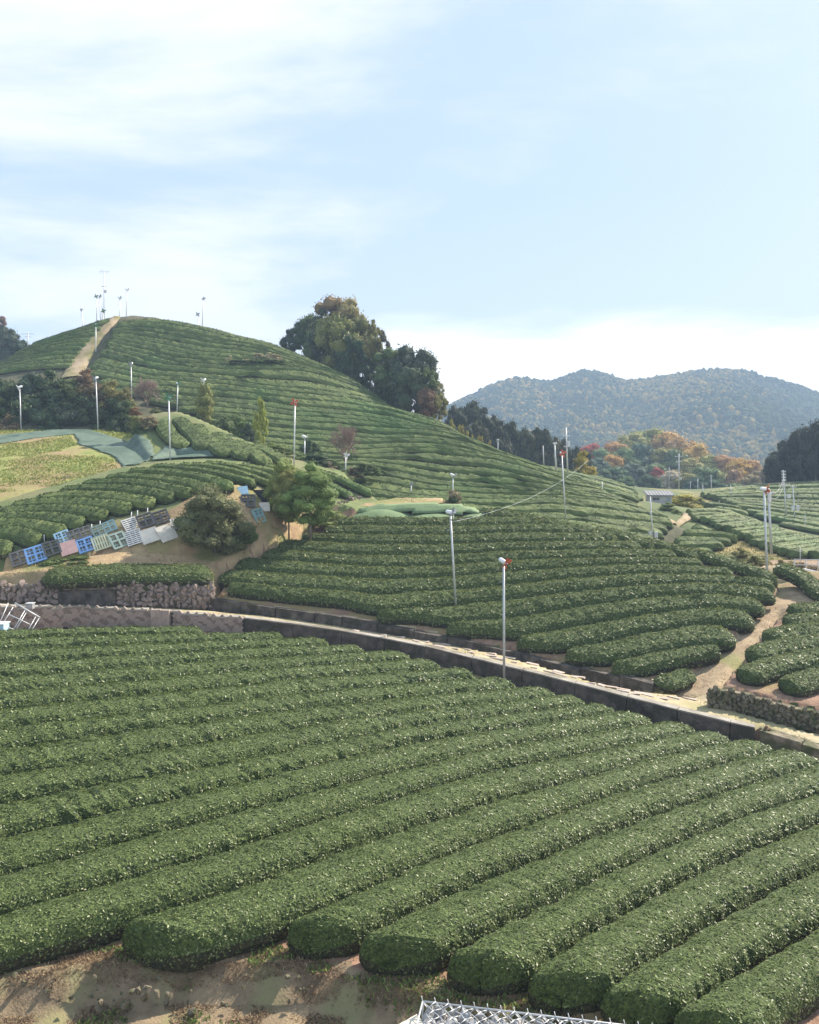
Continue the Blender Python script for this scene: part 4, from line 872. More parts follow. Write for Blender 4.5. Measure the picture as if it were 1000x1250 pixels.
crown_mesh('poplar', 61, 50, 3000, .05, shape='flame', cr=(.09, .16))
for s_ in range(2): crown_mesh('near', 71+s_, 60, 15000, .022, cr=(.12, .22))
crown_mesh('nearbush', 81, 60, 16000, .028, shape='round', cr=(.12, .22))
for s_ in range(2): crown_mesh('tuft', 91+s_, 30, 1500, .10, shape='bush', cr=(.12, .24))
def trunk_mesh(seed, n=5, spread=.25, top=.8, r0=.03):
    r = random.Random(seed); it = [((0, 0, -.3), (0, 0, top*.45), r0, r0*.75, 7)]
    for i in range(n):
        a = i*6.28/n+r.uniform(-.5, .5); z0 = top*r.uniform(.1, .45); p = (math.cos(a)*spread*.5, math.sin(a)*spread*.5, z0+top*.25); q = (math.cos(a)*spread, math.sin(a)*spread, top*r.uniform(.7, 1))
        it += [((0, 0, z0), p, r0*.6, r0*.4, 5), (p, q, r0*.4, r0*.12, 5)]
    return tubemesh('trunk', it, M['bark'])
TRK = [trunk_mesh(i) for i in range(4)]
def hsl(c, j=.08): return tuple(max(.0, x*(1+random.uniform(-j, j))) for x in c)+(1,)
GREEN, DARKG, OLIVE, ORANGE, BROWN, YELLOW, RED, BLUEG, PALE = (.13,.19,.06), (.075,.12,.05), (.26,.26,.07), (.52,.30,.07), (.26,.18,.09), (.40,.33,.06), (.42,.09,.06), (.075,.115,.07), (.45,.42,.26)
TN = [0]
def tree(kind, u, vt, wpx, Y, c, label, cat='tree', name='tree', group=None, vb=None, trunk=True, lift=.12, hscale=None, depth=None):
    top = P3(u, vt, Y); x, y = top[0], top[1]; zg = gz(x, y) if vb is None else P3(u, vb, Y)[2]
    H = top[2]-zg; W = wpx*Y/1000.
    if H < .3: H = .3*1.0+W*.3; zg = top[2]-H
    TN[0] += 1; o = empty(name, (x, y, zg), random.uniform(0, 6.28)); tag(o, label, cat, group)
    cH = H*(1-lift) if trunk else H
    if hscale: cH = min(cH, hscale*W)
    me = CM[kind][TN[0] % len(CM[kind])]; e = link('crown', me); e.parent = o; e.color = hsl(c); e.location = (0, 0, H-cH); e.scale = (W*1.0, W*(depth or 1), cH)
    if trunk:
        t = link('trunk', TRK[TN[0] % 4]); t.parent = o; t.scale = (W*.9, W*.9, H*.95)
    return o
# belt of big trees behind the ridge of the hill
def ridgeY(u): return float(np.interp(u, [300,340,440,545,600,700], [146,143,130,114,106,97]))
BELT = [(352,402,18,BLUEG,'cone','slim bluish conifer at the left end of the ridge grove'),(364,396,22,DARKG,'broad','small dark tree second from the left end of the ridge grove'),(378,384,28,GREEN,'broad','dark green tree on the left shoulder of the ridge grove'),
 (392,376,30,BLUEG,'cone','pointed bluish tree left of the russet crown on the ridge'),(404,363,40,(.36,.28,.13),'broad','tallest ridge tree with a russet brown crown'),(425,368,38,(.40,.30,.13),'broad','second russet crown right of the tallest ridge tree'),
 (413,384,52,OLIVE,'broad','broad olive green tree below the russet crowns'),(392,400,44,GREEN,'broad','green tree under the pointed bluish one'),(436,388,38,OLIVE,'broad','olive tree right of the broad one on the ridge'),
 (455,392,22,OLIVE,'column','thin upright tree standing clear of the ridge grove'),(467,404,20,(.13,.13,.07),'cone','sparse thin tree right of the upright one'),(448,415,44,DARKG,'broad','dark tree low in the middle of the ridge grove'),
 (474,426,34,GREEN,'broad','green tree before the big blue green crown'),(492,427,42,BLUEG,'broad','rounded blue green crown right in the ridge grove'),(513,428,42,BLUEG,'broad','biggest rounded crown at the right of the ridge grove'),
 (500,450,50,DARKG,'broad','dark lower tree at the right of the ridge grove'),(525,446,26,GREEN,'column','upright green tree at the right end of the ridge grove'),(535,466,16,PALE,'broad','pale yellowing tree at the right end of the ridge grove'),
 (522,474,26,(.20,.12,.07),'broad','dull reddish shrubby tree at the right foot of the ridge grove'),(536,482,22,(.30,.28,.08),'broad','yellow green small tree at the right foot of the ridge grove'),(470,450,40,DARKG,'broad','dark tree deep in the ridge grove'),
 (430,412,40,DARKG,'broad','dark green tree under the olive ones'),(480,462,36,DARKG,'broad','low dark tree near the ridge line right of the middle')]
for i, (u, vt, w_, c, k, lb) in enumerate(BELT): tree(k, u, vt, w_, ridgeY(u)+4+(i % 3)*2.5, c, lb, group='trees of the grove on the ridge', lift=.02, hscale=1.35 if k == 'broad' else 2.0)
for i, (u, vt, w_) in enumerate([(552,503,12),(562,510,14),(573,517,12),(586,524,13),(598,530,10)]):
    tree('tuft', u, vt, w_, ridgeY(u)+1, (.33,.29,.08), ORD[i]+' yellowing shrub on the ridge line right of the grove', 'shrub', 'shrub', 'yellow shrubs on the ridge', trunk=False)
CON = [(553,492,22),(566,489,26),(578,491,26),(590,497,26),(602,503,24),(613,510,24),(624,516,24),(635,519,22),(646,521,24),(656,524,22),(667,525,22),(679,530,22),(690,535,22),(702,542,22),(716,552,20),(585,512,28),(610,525,28),(640,535,28),(665,540,28),(560,506,28)]
for i, (u, vt, w_) in enumerate(sorted(CON)):
    tree('cone' if i % 2 else 'column', u, vt, w_*1.25, 168+(i % 3)*6-(12 if vt > 505 and u < 670 and (u, vt) in ((585,512),(610,525),(640,535),(560,506)) else 0), (.052,.072,.034) if i % 4 else (.085,.088,.036), ORD[i]+' dark conifer of the belt between the hill and the mountain, counted from the left', group='dark conifers beyond the ridge', lift=.02, hscale=1.9)
# autumn wood on the slope beyond the valley
M1 = Surf([(640,590,200),(700,603,200),(900,606,200),(700,570,290),(790,560,300),(850,572,300),(900,578,290),(950,590,270),(1000,600,220),(1080,600,220),(620,560,290)], [(150, 380, -20), (0, 380, -25), (-60, 220, -12), (250, 250, -15), (80, 420, -25)], lam=.3)
gx, gy = np.meshgrid(np.linspace(-20, 330, 70), np.linspace(188, 470, 60)); gzv = M1(gx, gy)-np.clip((gx-200)/4, 0, 30)-np.clip((20-gx)/6, 0, 30)
ix = np.arange(gx.size).reshape(gx.shape)
tag(link('wooded_slope', np_mesh('wooded_slope', np.stack([gx.ravel(), gy.ravel(), gzv.ravel()], 1), np.stack([ix[:-1, :-1], ix[:-1, 1:], ix[1:, 1:], ix[1:, :-1]], -1).reshape(-1, 4), True, [M['mount_soil']])), kind='structure')
AUT = [(722,412+130,26,RED,'scarlet'),(735,548,26,GREEN,'green'),(752,540,30,(.40,.22,.07),'orange'),(770,530,36,OLIVE,'olive'),(792,524,44,OLIVE,'broad olive'),(812,528,34,ORANGE,'orange'),(833,534,38,(.38,.22,.08),'amber'),(850,545,34,ORANGE,'orange brown'),
 (868,556,30,OLIVE,'olive green'),(885,556,30,(.40,.26,.10),'golden'),(903,560,28,ORANGE,'rust'),(915,562,26,(.40,.26,.10),'golden brown'),(930,572,24,BROWN,'brown'),(942,566,26,(.36,.24,.11),'tawny'),
 (728,560,30,BLUEG,'bluish green'),(745,556,26,ORANGE,'orange'),(760,550,34,GREEN,'deep green'),(785,545,40,BLUEG,'blue green'),(805,548,34,OLIVE,'mossy green'),(826,552,34,GREEN,'green'),(845,560,32,OLIVE,'yellow green'),(862,570,30,GREEN,'dull green'),
 (880,575,28,OLIVE,'olive'),(898,576,28,(.34,.2,.09),'russet'),(916,580,26,BROWN,'brown'),(755,570,28,DARKG,'dark'),(775,566,34,BLUEG,'bluish'),(800,566,32,GREEN,'green'),(803,572,14,RED,'small red'),(820,575,28,PALE,'pale twiggy'),(838,578,28,OLIVE,'olive'),
 (735,575,28,DARKG,'dark green'),(713,565,24,DARKG,'very dark'),(720,580,26,(.12,.12,.05),'drab'),(790,580,28,DARKG,'shady'),(850,582,26,BLUEG,'bluish'),(875,588,26,DARKG,'dark'),(895,590,24,GREEN,'green'),(920,592,26,DARKG,'dark'),(764,582,24,GREEN,'green')]
for i, (u, vt, w_, c, wd) in enumerate(sorted(AUT, key=lambda q: q[0])):
    Y = 295-(vt-525)*1.45+random.uniform(-4, 4)
    tree('broad', u, vt, w_*1.12, Y, tuple(x*1.45 for x in c), '%s tree of the autumn wood beyond the valley, %s from the left' % (wd, ORD[i] if i < 40 else 'last'), group='trees of the autumn wood', lift=.0, trunk=True, hscale=1.0)
tree('bush', 712, 548, 26, 130, YELLOW, 'bright yellow shrub leaning at the right end of the dark conifers', 'shrub', 'shrub', trunk=False)
tree('bush', 836, 599, 42, 118, (.46,.42,.07), 'yellow green bush right of the small shed', 'bush', 'bush', trunk=False)
tree('bush', 853, 606, 16, 126, (.36,.36,.08), 'small bright bush at the right end of the yellow one', 'bush', 'bush', trunk=False)
RD = [(945,556,24),(957,540,30),(970,528,34),(984,522,34),(998,518,36),(1016,520,36),(965,560,34),(990,556,40),(1035,530,36),(1010,560,40)]
for i, (u, vt, w_) in enumerate(sorted([(945,556,24),(957,540,30),(970,528,34),(984,522,34),(998,518,36),(1016,520,36),(965,560,34),(990,556,40),(1035,530,36),(1010,560,40)])):
    tree('cone' if i % 2 else 'broad', u, vt, w_, 152+(i % 3)*4, (.045,.06,.035), ORD[i]+' dark tree of the clump at the right edge above the far hillside', group='dark trees at the right edge', lift=.0, hscale=1.7)
for i, (u, vt, w_) in enumerate(sorted([(4,398,26),(14,405,26),(-12,400,34),(26,415,18),(43,420,8),(59,414,7),(1,386,12),(8,424,44),(-15,425,40)])):
    tree('broad' if u < 40 else 'cone', u, vt, w_, 172, BLUEG if u != 1 else (.3,.22,.18), ORD[i]+' far tree on the left skyline behind the hill', group='far trees on the left skyline', lift=0, hscale=1.2)
# dark thicket left below the hill
TH = [(8,456,44,DARKG),(38,452,44,BLUEG),(62,448,40,DARKG),(85,455,40,GREEN),(105,448,26,BROWN),(112,463,36,(.15,.12,.05)),(135,462,34,OLIVE),(95,470,44,DARKG),(60,470,48,DARKG),(25,475,46,DARKG),(0,482,40,GREEN),(45,490,44,DARKG),(80,490,42,BLUEG),(112,486,34,DARKG),(140,480,34,DARKG),
      (152,470,20,(.2,.2,.06)),(128,495,32,(.07,.10,.035)),(15,500,34,BROWN),(60,503,30,DARKG),(148,502,28,DARKG),(168,503,22,OLIVE),(155,486,24,GREEN),(-20,460,50,DARKG),(-25,490,50,GREEN),(172,515,20,GREEN),(182,527,24,(.10,.14,.06)),(165,495,14,(.30,.16,.08)),(182,505,20,(.33,.25,.14)),(195,512,14,(.12,.15,.05)),(190,496,12,(.17,.2,.07)),(215,504,16,(.15,.2,.06))]
for i, (u, vt, w_, c) in sorted(enumerate(TH), key=lambda q: q[1][0]):
    TI = globals().get('TI', -1)+1
    hpx = w_*.85; Y = 104-(vt-450)*.09
    tree('bush', u, vt, w_*1.1, Y if i < 24 else (88 if i in (24, 25, 26, 27) else 96), tuple(x*.95 for x in c), ORD[TI]+' shrub of the thicket below the big hill, counted from the left', 'shrub', 'shrub', 'shrubs of the dark thicket', vb=vt+hpx+(10 if i < 24 else 0), trunk=False)
tree('broad', 251, 472, 25, 101, OLIVE, 'small round olive tree beside a white headed fan pole', vb=520, lift=.12)
tree('bush', 272, 505, 26, 97, GREEN, 'dark rounded bush left of the columnar yellow green tree', 'bush', 'bush', trunk=False, vb=528)
tree('bush', 290, 504, 34, 95, GREEN, 'larger dark bush touching the columnar tree', 'bush', 'bush', trunk=False, vb=538)
tree('bush', 303, 514, 22, 93, DARKG, 'bush at the left foot of the columnar tree', 'bush', 'bush', trunk=False, vb=543)
tree('poplar', 318, 486, 19, 91, (.38,.42,.07), 'tall columnar yellow green cypress', 'tree', 'columnar_tree', vb=545, trunk=False)
tree('bush', 378, 533, 22, 92, DARKG, 'dark bush between the short fan pole and the bare tree', 'bush', 'bush', trunk=False, vb=556)
for i, (u, vt, w_, c) in enumerate(sorted([(330,538,28,(.20,.26,.07)),(345,543,26,(.21,.25,.08)),(385,552,30,DARKG),(402,562,28,(.2,.16,.1)),(365,552,26,(.15,.2,.07)),(418,572,24,(.2,.22,.08)),(312,536,22,(.18,.24,.07)),(395,570,24,(.12,.17,.06)),(445,563,26,(.09,.13,.05)),(455,566,20,(.13,.19,.06)),(372,562,20,(.2,.22,.07)),(340,555,22,(.2,.2,.07)),(432,568,20,(.22,.17,.11))], key=lambda q: q[0])):
    tree('bush', u, vt, w_, 90 if u > 425 else 85, c, ORD[i]+' low bush on the bank at the foot of the hill, counted from the left', 'bush', 'bush', 'low bushes at the foot of the hill', vb=vt+15, trunk=False)
# near trees
tree('nearbush', 261, 594, 82, 58.0, (.18,.20,.08), 'big dark camellia like shrub with mottled leaves beside the pallets', 'tree', 'shrub_tree', vb=683, lift=.04)
tree('near', 348, 563, 52, 63.5, (.27,.33,.09), 'left one of the two round green trees with bare stems', vb=640, lift=.04)
tree('near', 378, 568, 78, 62.0, (.23,.30,.08), 'right and denser one of the two round green trees with bare stems', vb=642, lift=.04)
tree('near', 352, 574, 44, 62.5, (.26,.31,.09), 'low leafy crown between the two round green trees', vb=641, lift=.10)
tree('nearbush', 305, 640, 18, 58.5, (.16,.19,.06), 'small sapling at the right foot of the big dark shrub', 'sapling', 'shrub', vb=668, lift=.1)
tree('bush', 553, 594, 22, 76, (.30,.27,.15), 'round pampas clump on the netted mound behind the fan pole', 'pampas clump', 'pampas_clump', vb=618, trunk=False)
tree('bush', 554, 602, 12, 75.4, (.08,.12,.04), 'dark green tuft inside the round pampas clump', 'bush', 'bush', vb=615, trunk=False)
for i, (u, vt, w_, Y, c, vb) in enumerate([(72,680,36,54.5,(.14,.20,.05),690),(100,677,36,54.7,(.14,.20,.05),689),(60,683,24,54.3,(.13,.17,.05),691),(395,629,34,66,(.28,.32,.09),642),(410,622,30,68,(.26,.30,.09),634),(140,660,22,57,(.17,.18,.08),668),(147,640,20,58,(.12,.15,.06),650),
     (210,622,18,61,(.12,.15,.05),640),(218,615,20,62,(.10,.13,.05),640)]):
    tree('tuft', u, vt, w_, Y, c, ['low grassy tuft in front of the pink pallet','low grassy tuft below the yellow striped pallet','grass tuft at the foot of the blue pallet','pale green grass clump right of the round trees','second pale grass clump above the field rows','weedy tuft below the green grey pallet','creeper on the pallets left of the zebra ones','leafy twig cluster left of the big dark shrub','leafy branch just above the cream board'][i],
         'grass tuft', 'grass_tuft', 'grass tufts', vb=vb, trunk=False)
YB = [(905,668,30,74,(.24,.25,.07),686),(925,674,30,71,(.26,.27,.08),690),(890,676,26,73,(.16,.18,.06),690),(935,683,24,70,(.30,.27,.09),694),(958,680,26,70,(.36,.28,.12),694),(975,684,24,69,(.38,.30,.16),697),(900,690,22,70,(.22,.24,.07),700),(990,686,20,69,(.34,.26,.16),698),
      (880,642,14,92,(.22,.27,.07),649),(893,650,16,90,(.22,.27,.07),657),(905,655,16,88,(.19,.24,.07),662),(920,662,16,86,(.19,.24,.07),668),(815,612,18,100,(.20,.27,.07),622),(826,620,14,98,(.21,.27,.07),628),(834,626,12,97,(.22,.26,.08),634),(868,636,14,94,(.21,.26,.07),643)]
for i, (u, vt, w_, Y, c, vb) in enumerate(sorted(YB, key=lambda q: q[0])):
    tree('tuft' if i % 2 else 'bush', u, vt, w_, Y, c, ORD[i]+' yellow green bush around the small rounded plot, counted from the left', 'bush', 'bush', 'yellow green bushes by the rounded plot', vb=vb, trunk=False)
PG = [(315,429,12),(325,428,14),(336,430,12),(280,432,8),(300,436,10)]
def dY(u, v):
    q = S['D'].cast([u], [v], .01, 60, 165)[0]; return float(q[1]) if not np.isnan(q[1]) else 130.
for i, (u, vt, w_) in enumerate(PG): tree('tuft', u, vt, w_*1.3, dY(u, vt+12), (.42,.36,.22), ORD[i]+' dry pampas tuft in the band of scrub high on the hill', 'pampas tuft', 'pampas_tuft', 'dry pampas tufts on the hill', vb=vt+12, trunk=False)
for i, (u, vt, w_) in enumerate([(290,438,26),(310,437,28),(330,437,26),(345,438,16)]): tree('bush', u, vt, w_, dY(u, vt+9), (.09,.14,.045), ORD[i]+' dark scrub mound below the pampas tufts on the hill', 'scrub', 'bush', 'dark scrub band on the hill', vb=vt+8, trunk=False)
# twiggy bare trees
def bare_mesh(seed, depth=5):
    r = random.Random(seed); it = []
    def grow(p, d, L, rad, k):
        q = p+d*L; it.append((tuple(p), tuple(q), rad, rad*.65, 4 if k > 1 else 3))
        if k == 0: return
        for _ in range(4 if k > 2 else 5):
            e = (d+Vector([r.gauss(0, .52) for _ in range(3)])+Vector((0, 0, .12))).normalized(); grow(q-d*L*r.uniform(0, .5), e, L*r.uniform(.6, .8), rad*.55, k-1)
    for i in range(5):
        a = i*1.26; grow(Vector((0, 0, 0)), Vector((math.cos(a)*.6, math.sin(a)*.6, 1)).normalized(), .30, .025, depth-1)
    V_ = np.array([x[1] for x in it]); m_ = bpy.data.meshes.new('branches'); me = tubemesh('branches', it, M['twig'], False)
    co = np.empty(len(me.vertices)*3); me.vertices.foreach_get('co', co); co = co.reshape(-1, 3); s_ = np.array([.5/np.abs(co[:, 0]).max(), .5/np.abs(co[:, 1]).max(), 1/co[:, 2].max()]); co *= s_; me.vertices.foreach_set('co', co.ravel()); me.update(); return me
BM = bare_mesh(5)
for (u, vt, w_, Y, vb, lb) in [(422,511,46,91,566,'bare brown tree with a dense round head of twigs'),(180,456,34,108,497,'bare grey brown tree on the bank below the big hill')]:
    b = P3(u, vb, Y); t = P3(u, vt, Y); H = t[2]-b[2]; o = empty('bare_tree', b, random.uniform(0, 6)); tag(o, lb, 'tree')
    e = link('branches', BM); e.parent = o; e.scale = (w_*Y/900, w_*Y/900, H*.95); e.location = (0, 0, H*.05)
    e = link('trunk', TRK[0]); e.parent = o; e.scale = (w_*Y/2500, w_*Y/2500, H*.3)
# ---------------------------------------------------------------- far mountain
mp_ = np.array([(300,560),(430,540),(500,515),(545,497),(570,485),(600,470),(625,461),(650,463),(672,466),(692,458),(710,452),(735,455),(760,465),(790,462),(820,457),(850,452),(880,450),(910,453),(940,462),(970,470),(1000,481),(1080,500),(1180,515),(1400,540)], float)
def mz(X, Y):
    u, _ = 500+1000*X/Y, None; vt = np.interp(u, mp_[:, 0], mp_[:, 1]+3); b = ray(u, vt)[1]; top = b*1000.
    t = np.clip((Y-560)/440., 0, 1); prof = t**.85; z = -30+(top+30)*prof
    sp = noise2(X, Y, 21, .012, 3)*38+noise2(X, Y, 22, .035, 2)*7
    return z+sp*np.clip(1-np.abs(t-.45)/.55, 0, 1)-np.clip(Y-1000, 0, 400)*.35
gx, gy = np.meshgrid(np.linspace(-420, 1000, 150), np.linspace(540, 1250, 110)); zz_ = mz(gx, gy); ix = np.arange(gx.size).reshape(gx.shape)
tag(link('mountain', np_mesh('mountain', np.stack([gx.ravel(), gy.ravel(), zz_.ravel()], 1), np.stack([ix[:-1, :-1], ix[:-1, 1:], ix[1:, 1:], ix[1:, :-1]], -1).reshape(-1, 4), True, [M['mount_soil']])), kind='structure')
bm = bmesh.new(); bmesh.ops.create_icosphere(bm, subdivisions=1, radius=1); ico = np.array([v.co[:] for v in bm.verts]); icf = np.array([[v.index for v in f.verts] for f in bm.faces]); bm.free()
r = np.random.default_rng(5); n = 30000
X = r.uniform(-60, 640, n); Y = r.uniform(560, 1045, n); uu = 500+1000*X/Y; kp = (uu > 490) & (uu < 1090); X, Y, uu = X[kp], Y[kp], uu[kp]; n = len(X)
Z = mz(X, Y); rad = r.uniform(1.8, 3.7, n); rad = np.where(r.random(n) < .25, rad*.7, rad)
lob = r.normal(size=(n, len(ico), 1))*.20+1; Vm = ico[None]*lob*rad[:, None, None]*np.array([1, 1, 1.15])[None, None]+np.stack([X, Y, Z+rad*.5], 1)[:, None]
Fm = icf[None]+(np.arange(n)*len(ico))[:, None, None]
aut = np.clip(.62+.55*noise2(X, Z*2.5+Y*.3, 31, .02, 3)+.28*np.exp(-((uu-850)/160)**2)-.28*np.exp(-((uu-960)/60)**2), 0, 1)
vv = np.where(r.random(n) < .02+.62*np.clip((aut-.5)*2, 0, 1)**1.3, r.uniform(.55, .95, n), np.clip(r.uniform(.0, .38, n)+.16*noise2(X, Z*2+Y*.3, 33, .03, 2), 0, .55))
tag(link('mountain_forest', np_mesh('mountain_forest', Vm.reshape(-1, 3), Fm.reshape(-1, 3), False, [M['forest']], None, np.repeat(vv, len(ico)))), 'hazy wooded mountain slope dotted with orange autumn crowns', 'forest', kind='stuff')
# ---------------------------------------------------------------- pallets on the bank
_Ys = np.arange(50, 74, .06)
def frame_of(u, v):
    a, b = ray(u, v); g = ground(a*_Ys, _Ys)-b*_Ys; i = np.where((g[:-1] < 0) & (g[1:] >= 0))[0]
    Y = _Ys[i[0]] if len(i) else 58.; return np.array([a*Y, Y, b*Y])
def pallet_mesh(kind, m):
    it = []
    if kind == 'grid':          # moulded frame pallet with four openings
        for x in (-.5, 0, .5): it.append(((x*.9, 0, 0), .065, .5, .06))
        for y in (-.47, 0, .47): it.append(((0, y, .004), .5, .055, .058))
        for x in (-.25, .25):
            for y in (-.25, .25): it += [((x, y, -.03), .028, .2, .02), ((x, y, -.034), .2, .028, .02)]
    elif kind == 'slat':
        for k in range(7): it.append(((-.45+.15*k, 0, 0), .048, .5, .03))
        for y in (-.42, 0, .42): it.append(((0, y, -.045), .5, .05, .025))
    elif kind == 'rib':
        for k in range(8): it.append(((0, -.49+.14*k, .0), .5, .035, .03))
        for x in (-.45, -.15, .15, .45): it.append(((x, 0, -.05), .03, .5, .025))
    elif kind == 'board':
        it.append(((0, 0, 0), .5, .5, .035)); it += [((x, 0, -.07), .05, .5, .03) for x in (-.4, 0, .4)]
    return boxmesh('pallet', it, m, .004)
PC = dict(grey=plain('pallet_grey', (.17,.16,.15)), dark=plain('pallet_dark', (.10,.10,.10)), blue=plain('pallet_blue', (.22,.38,.66)), pink=plain('pallet_pink', (.62,.38,.33)), yellow=plain('pallet_yellow', (.60,.60,.40)), green=plain('pallet_green', (.24,.32,.29)), teal=plain('pallet_teal', (.24,.38,.40)), cream=plain('pallet_cream', (.60,.56,.48)), black=plain('pallet_black', (.035,.035,.04)), lightgrey=plain('pallet_light', (.62,.62,.60)), skyb=plain('pallet_sky', (.40,.58,.70)))
PAL = [(24,682,'grid','grey',0,'dark grey grid pallet at the lower left end of the row',1.0),(44,678,'grid','blue',.03,'bright blue grid pallet second from the left',1.15),(64,671,'grid','dark',0,'dark grid pallet between the blue and the pink ones',1.0),
 (77,657,'grid','skyb',-.1,'pale blue pallet peeking above the pink board',.9),(84,670,'board','pink',.05,'flat pink board pallet',1.0),(92,655,'grid','grey',-.15,'small grey pallet above the bright blue ones',.8),(105,666,'grid','blue',.0,'blue grid pallet right of the pink board',1.0),
 (104,651,'grid','grey',-.1,'grey pallet above the second blue one',.8),(124,664,'slat','yellow',.0,'pale yellow striped slatted pallet',1.05),(121,649,'grid','green',-.1,'mossy grey pallet above the yellow striped one',.8),(134,644,'grid','teal',-.15,'blue green pallet tucked under the creeper',.8),
 (144,661,'grid','green',0,'green grey grid pallet right of the yellow striped one',1.05),(160,642,'rib','lightgrey',0,'upper black and white ribbed pallet',1.0),(164,657,'rib','lightgrey',.03,'lower black and white ribbed pallet',1.05),(178,637,'grid','dark',0,'dark pallet above the left half of the cream board',1.0),(197,632,'grid','dark',0,'dark pallet above the right half of the cream board',1.0),
 (183,655,'board','cream',0,'left half of the flat cream board',1.1),(203,652,'board','cream',.0,'right half of the flat cream board',1.15),(216,640,'slat','lightgrey',.4,'pale slatted crate beside the dark shrub',.8),
 (297,600,'board','skyb',.1,'pale blue crate at the top of the right pallet pile',.7),(303,613,'grid','dark',.45,'dark frame pallet leaning under the pale blue crate',1.0),(315,630,'grid','teal',.4,'pale green grid pallet low in the right pile',1.0),(323,620,'board','cream',.4,'cream board in the right pile',.75),(318,607,'rib','black',.45,'black ribbed pallet right of the pale blue crate',1.0),
 (330,606,'slat','dark',.5,'dark slatted pallet at the top of the right pile',1.0),(333,618,'rib','black',.4,'black ribbed pallet in the middle of the right pile',1.0),(342,612,'grid','lightgrey',.5,'light grey pallet at the right end of the pile',.9),(340,626,'slat','lightgrey',.4,'light slatted pallet low at the right end of the pile',.8)]
pm = {}
BKM = boxmesh('backing', [((0, 0, -.10), .49, .49, .02)], PC['black'])
for i, (u, v, kd, cl, rot, lb, s_) in enumerate(PAL):
    if (kd, cl) not in pm: pm[(kd, cl)] = pallet_mesh(kd, PC[cl])
    c = frame_of(u, v); pv = frame_of(u+3, v-1 if u < 240 else v-2); tx = Vector(pv-c); tx.z = tx.z; tx.normalize()
    if tx.x < .3: tx = Vector((.95, .25, .18)).normalized()
    e = .25; g = (float(S['N'](c[0], c[1]+e))-float(S['N'](c[0], c[1]-e)))/(2*e); g = min(max(g, 1.3), 2.4)
    dn = Vector((0, 1, g)).normalized(); ty = (dn-tx*dn.dot(tx)).normalized(); tz = tx.cross(ty)
    R3 = Matrix((tx, ty, tz)).transposed() @ Matrix.Rotation(-rot*.5, 3, 'Z')
    o = link('pallet', pm[(kd, cl)]); mw = R3.to_4x4(); mw.translation = Vector(c)+tz*(.08+.10*(i % 3)/2); o.matrix_world = mw @ Matrix.Diagonal((s_*1.08, s_*1.08, 1, 1))
    if kd == 'rib':
        k_ = link('backing', BKM); k_.parent = o
    tag(o, lb+' laid on the bank', 'pallet', 'old pallets laid on the bank')
for i, (u, v) in enumerate([(54,657),(69,653),(101,647),(112,644),(122,640),(160,629),(168,627),(180,624),(38,663)]):
    b = np.array(P3(u, v+3, 56.5+i*.3)); tag(link('stake', tubemesh('stake', [(b-np.array([0, 0, .3]), b+np.array([.02*(i % 3), 0, .42]), .035, .03, 6)], M['white'])), ORD[i]+' short white stake along the top edge of the pallets', 'stake', 'white stakes along the pallets')
def pile(name, label, cat, spots, mkey, size):
    o = empty(name, (0, 0, 0)); tag(o, label, cat); c0 = None
    for (u, v, Y) in spots:
        p = P3(u, v, Y)
        if c0 is None: c0 = p; o.location = p
        e = link('stone', random.choice(ST[mkey])); e.parent = o; e.location = Vector(p)-Vector(c0); q = size*random.uniform(.6, 1.3); e.scale = (q, q, q*.8); e.rotation_euler = [random.uniform(0, 6) for _ in range(3)]
pile('rubble', 'line of broken pinkish stones on the bank right of the round trees', 'rubble', [(392+i*3.2, 622-i*1.0+random.uniform(-3, 3), 70+random.uniform(-.3, .3)) for i in range(16)], 'stone', .18)
pile('rubble', 'loose stones at the right end of the straight terrace hedge', 'rubble', [(252+random.uniform(-6, 8), 722+random.uniform(-6, 10), 52.8) for _ in range(10)], 'stone', .25)
pile('rubble', 'stones tumbling out of the bank at the bottom left', 'rubble', [(x+random.uniform(-3, 3), v_+random.uniform(-3, 3), 16.6) for x, v_ in ((165,1208),(172,1212),(180,1211),(190,1213),(203,1212),(118,1229),(122,1227),(150,1224),(155,1226),(210,1214),(232,1236),(176,1216))], 'stone_dark', .10)
# ---------------------------------------------------------------- nets
def drape(name, label, cat, field, poly, step, lift, mkey, bump=None, kind=None):
    pts = np.array(poly, float); s_ = S[field]; w3 = s_.cast(pts[:, 0], pts[:, 1], 0, s_.y0, s_.y1); w3 = w3[~np.isnan(w3[:, 0])][:, :2]
    X, Y = np.meshgrid(np.arange(w3[:, 0].min()-1, w3[:, 0].max()+1, step), np.arange(w3[:, 1].min()-1, w3[:, 1].max()+1, step)); d = outdist(w3, X, Y)+.25*noise2(X, Y, 8, 1.2, 2)
    Z = ground(X, Y)+lift+.05*noise2(X, Y, 9, 1.5, 3)
    if bump: Z = Z+bump(X, Y, d)
    ix = np.arange(X.size).reshape(X.shape); q = np.stack([ix[:-1, :-1], ix[:-1, 1:], ix[1:, 1:], ix[1:, :-1]], -1)[(d < 0)[:-1, :-1]]
    u_, inv = np.unique(q, return_inverse=True); me = np_mesh(name, np.stack([X.ravel(), Y.ravel(), Z.ravel()], 1)[u_], inv.reshape(q.shape), True, [M[mkey]])
    o = tag(link(name, me), label, cat); sm = o.modifiers.new('thick', 'SOLIDIFY'); sm.thickness = .03; sm.offset = -1; return o
drape('ground_net', 'blue green shade net spread over the ground between the thicket and the yellow meadow', 'net', 'W', [(-60,546),(0,542),(40,536),(88,531),(95,542),(120,552),(142,560),(146,572),(165,572),(188,562),(182,548),(160,542),(125,531),(100,524),(60,526),(0,532),(-60,534)], .22, .10, 'net')
drape('ground_net', 'strip of shade net on the slope below the short downhill hedges', 'net', 'E', [(182,564),(215,561),(262,560),(258,554),(225,551),(200,553)], .2, .2, 'net')
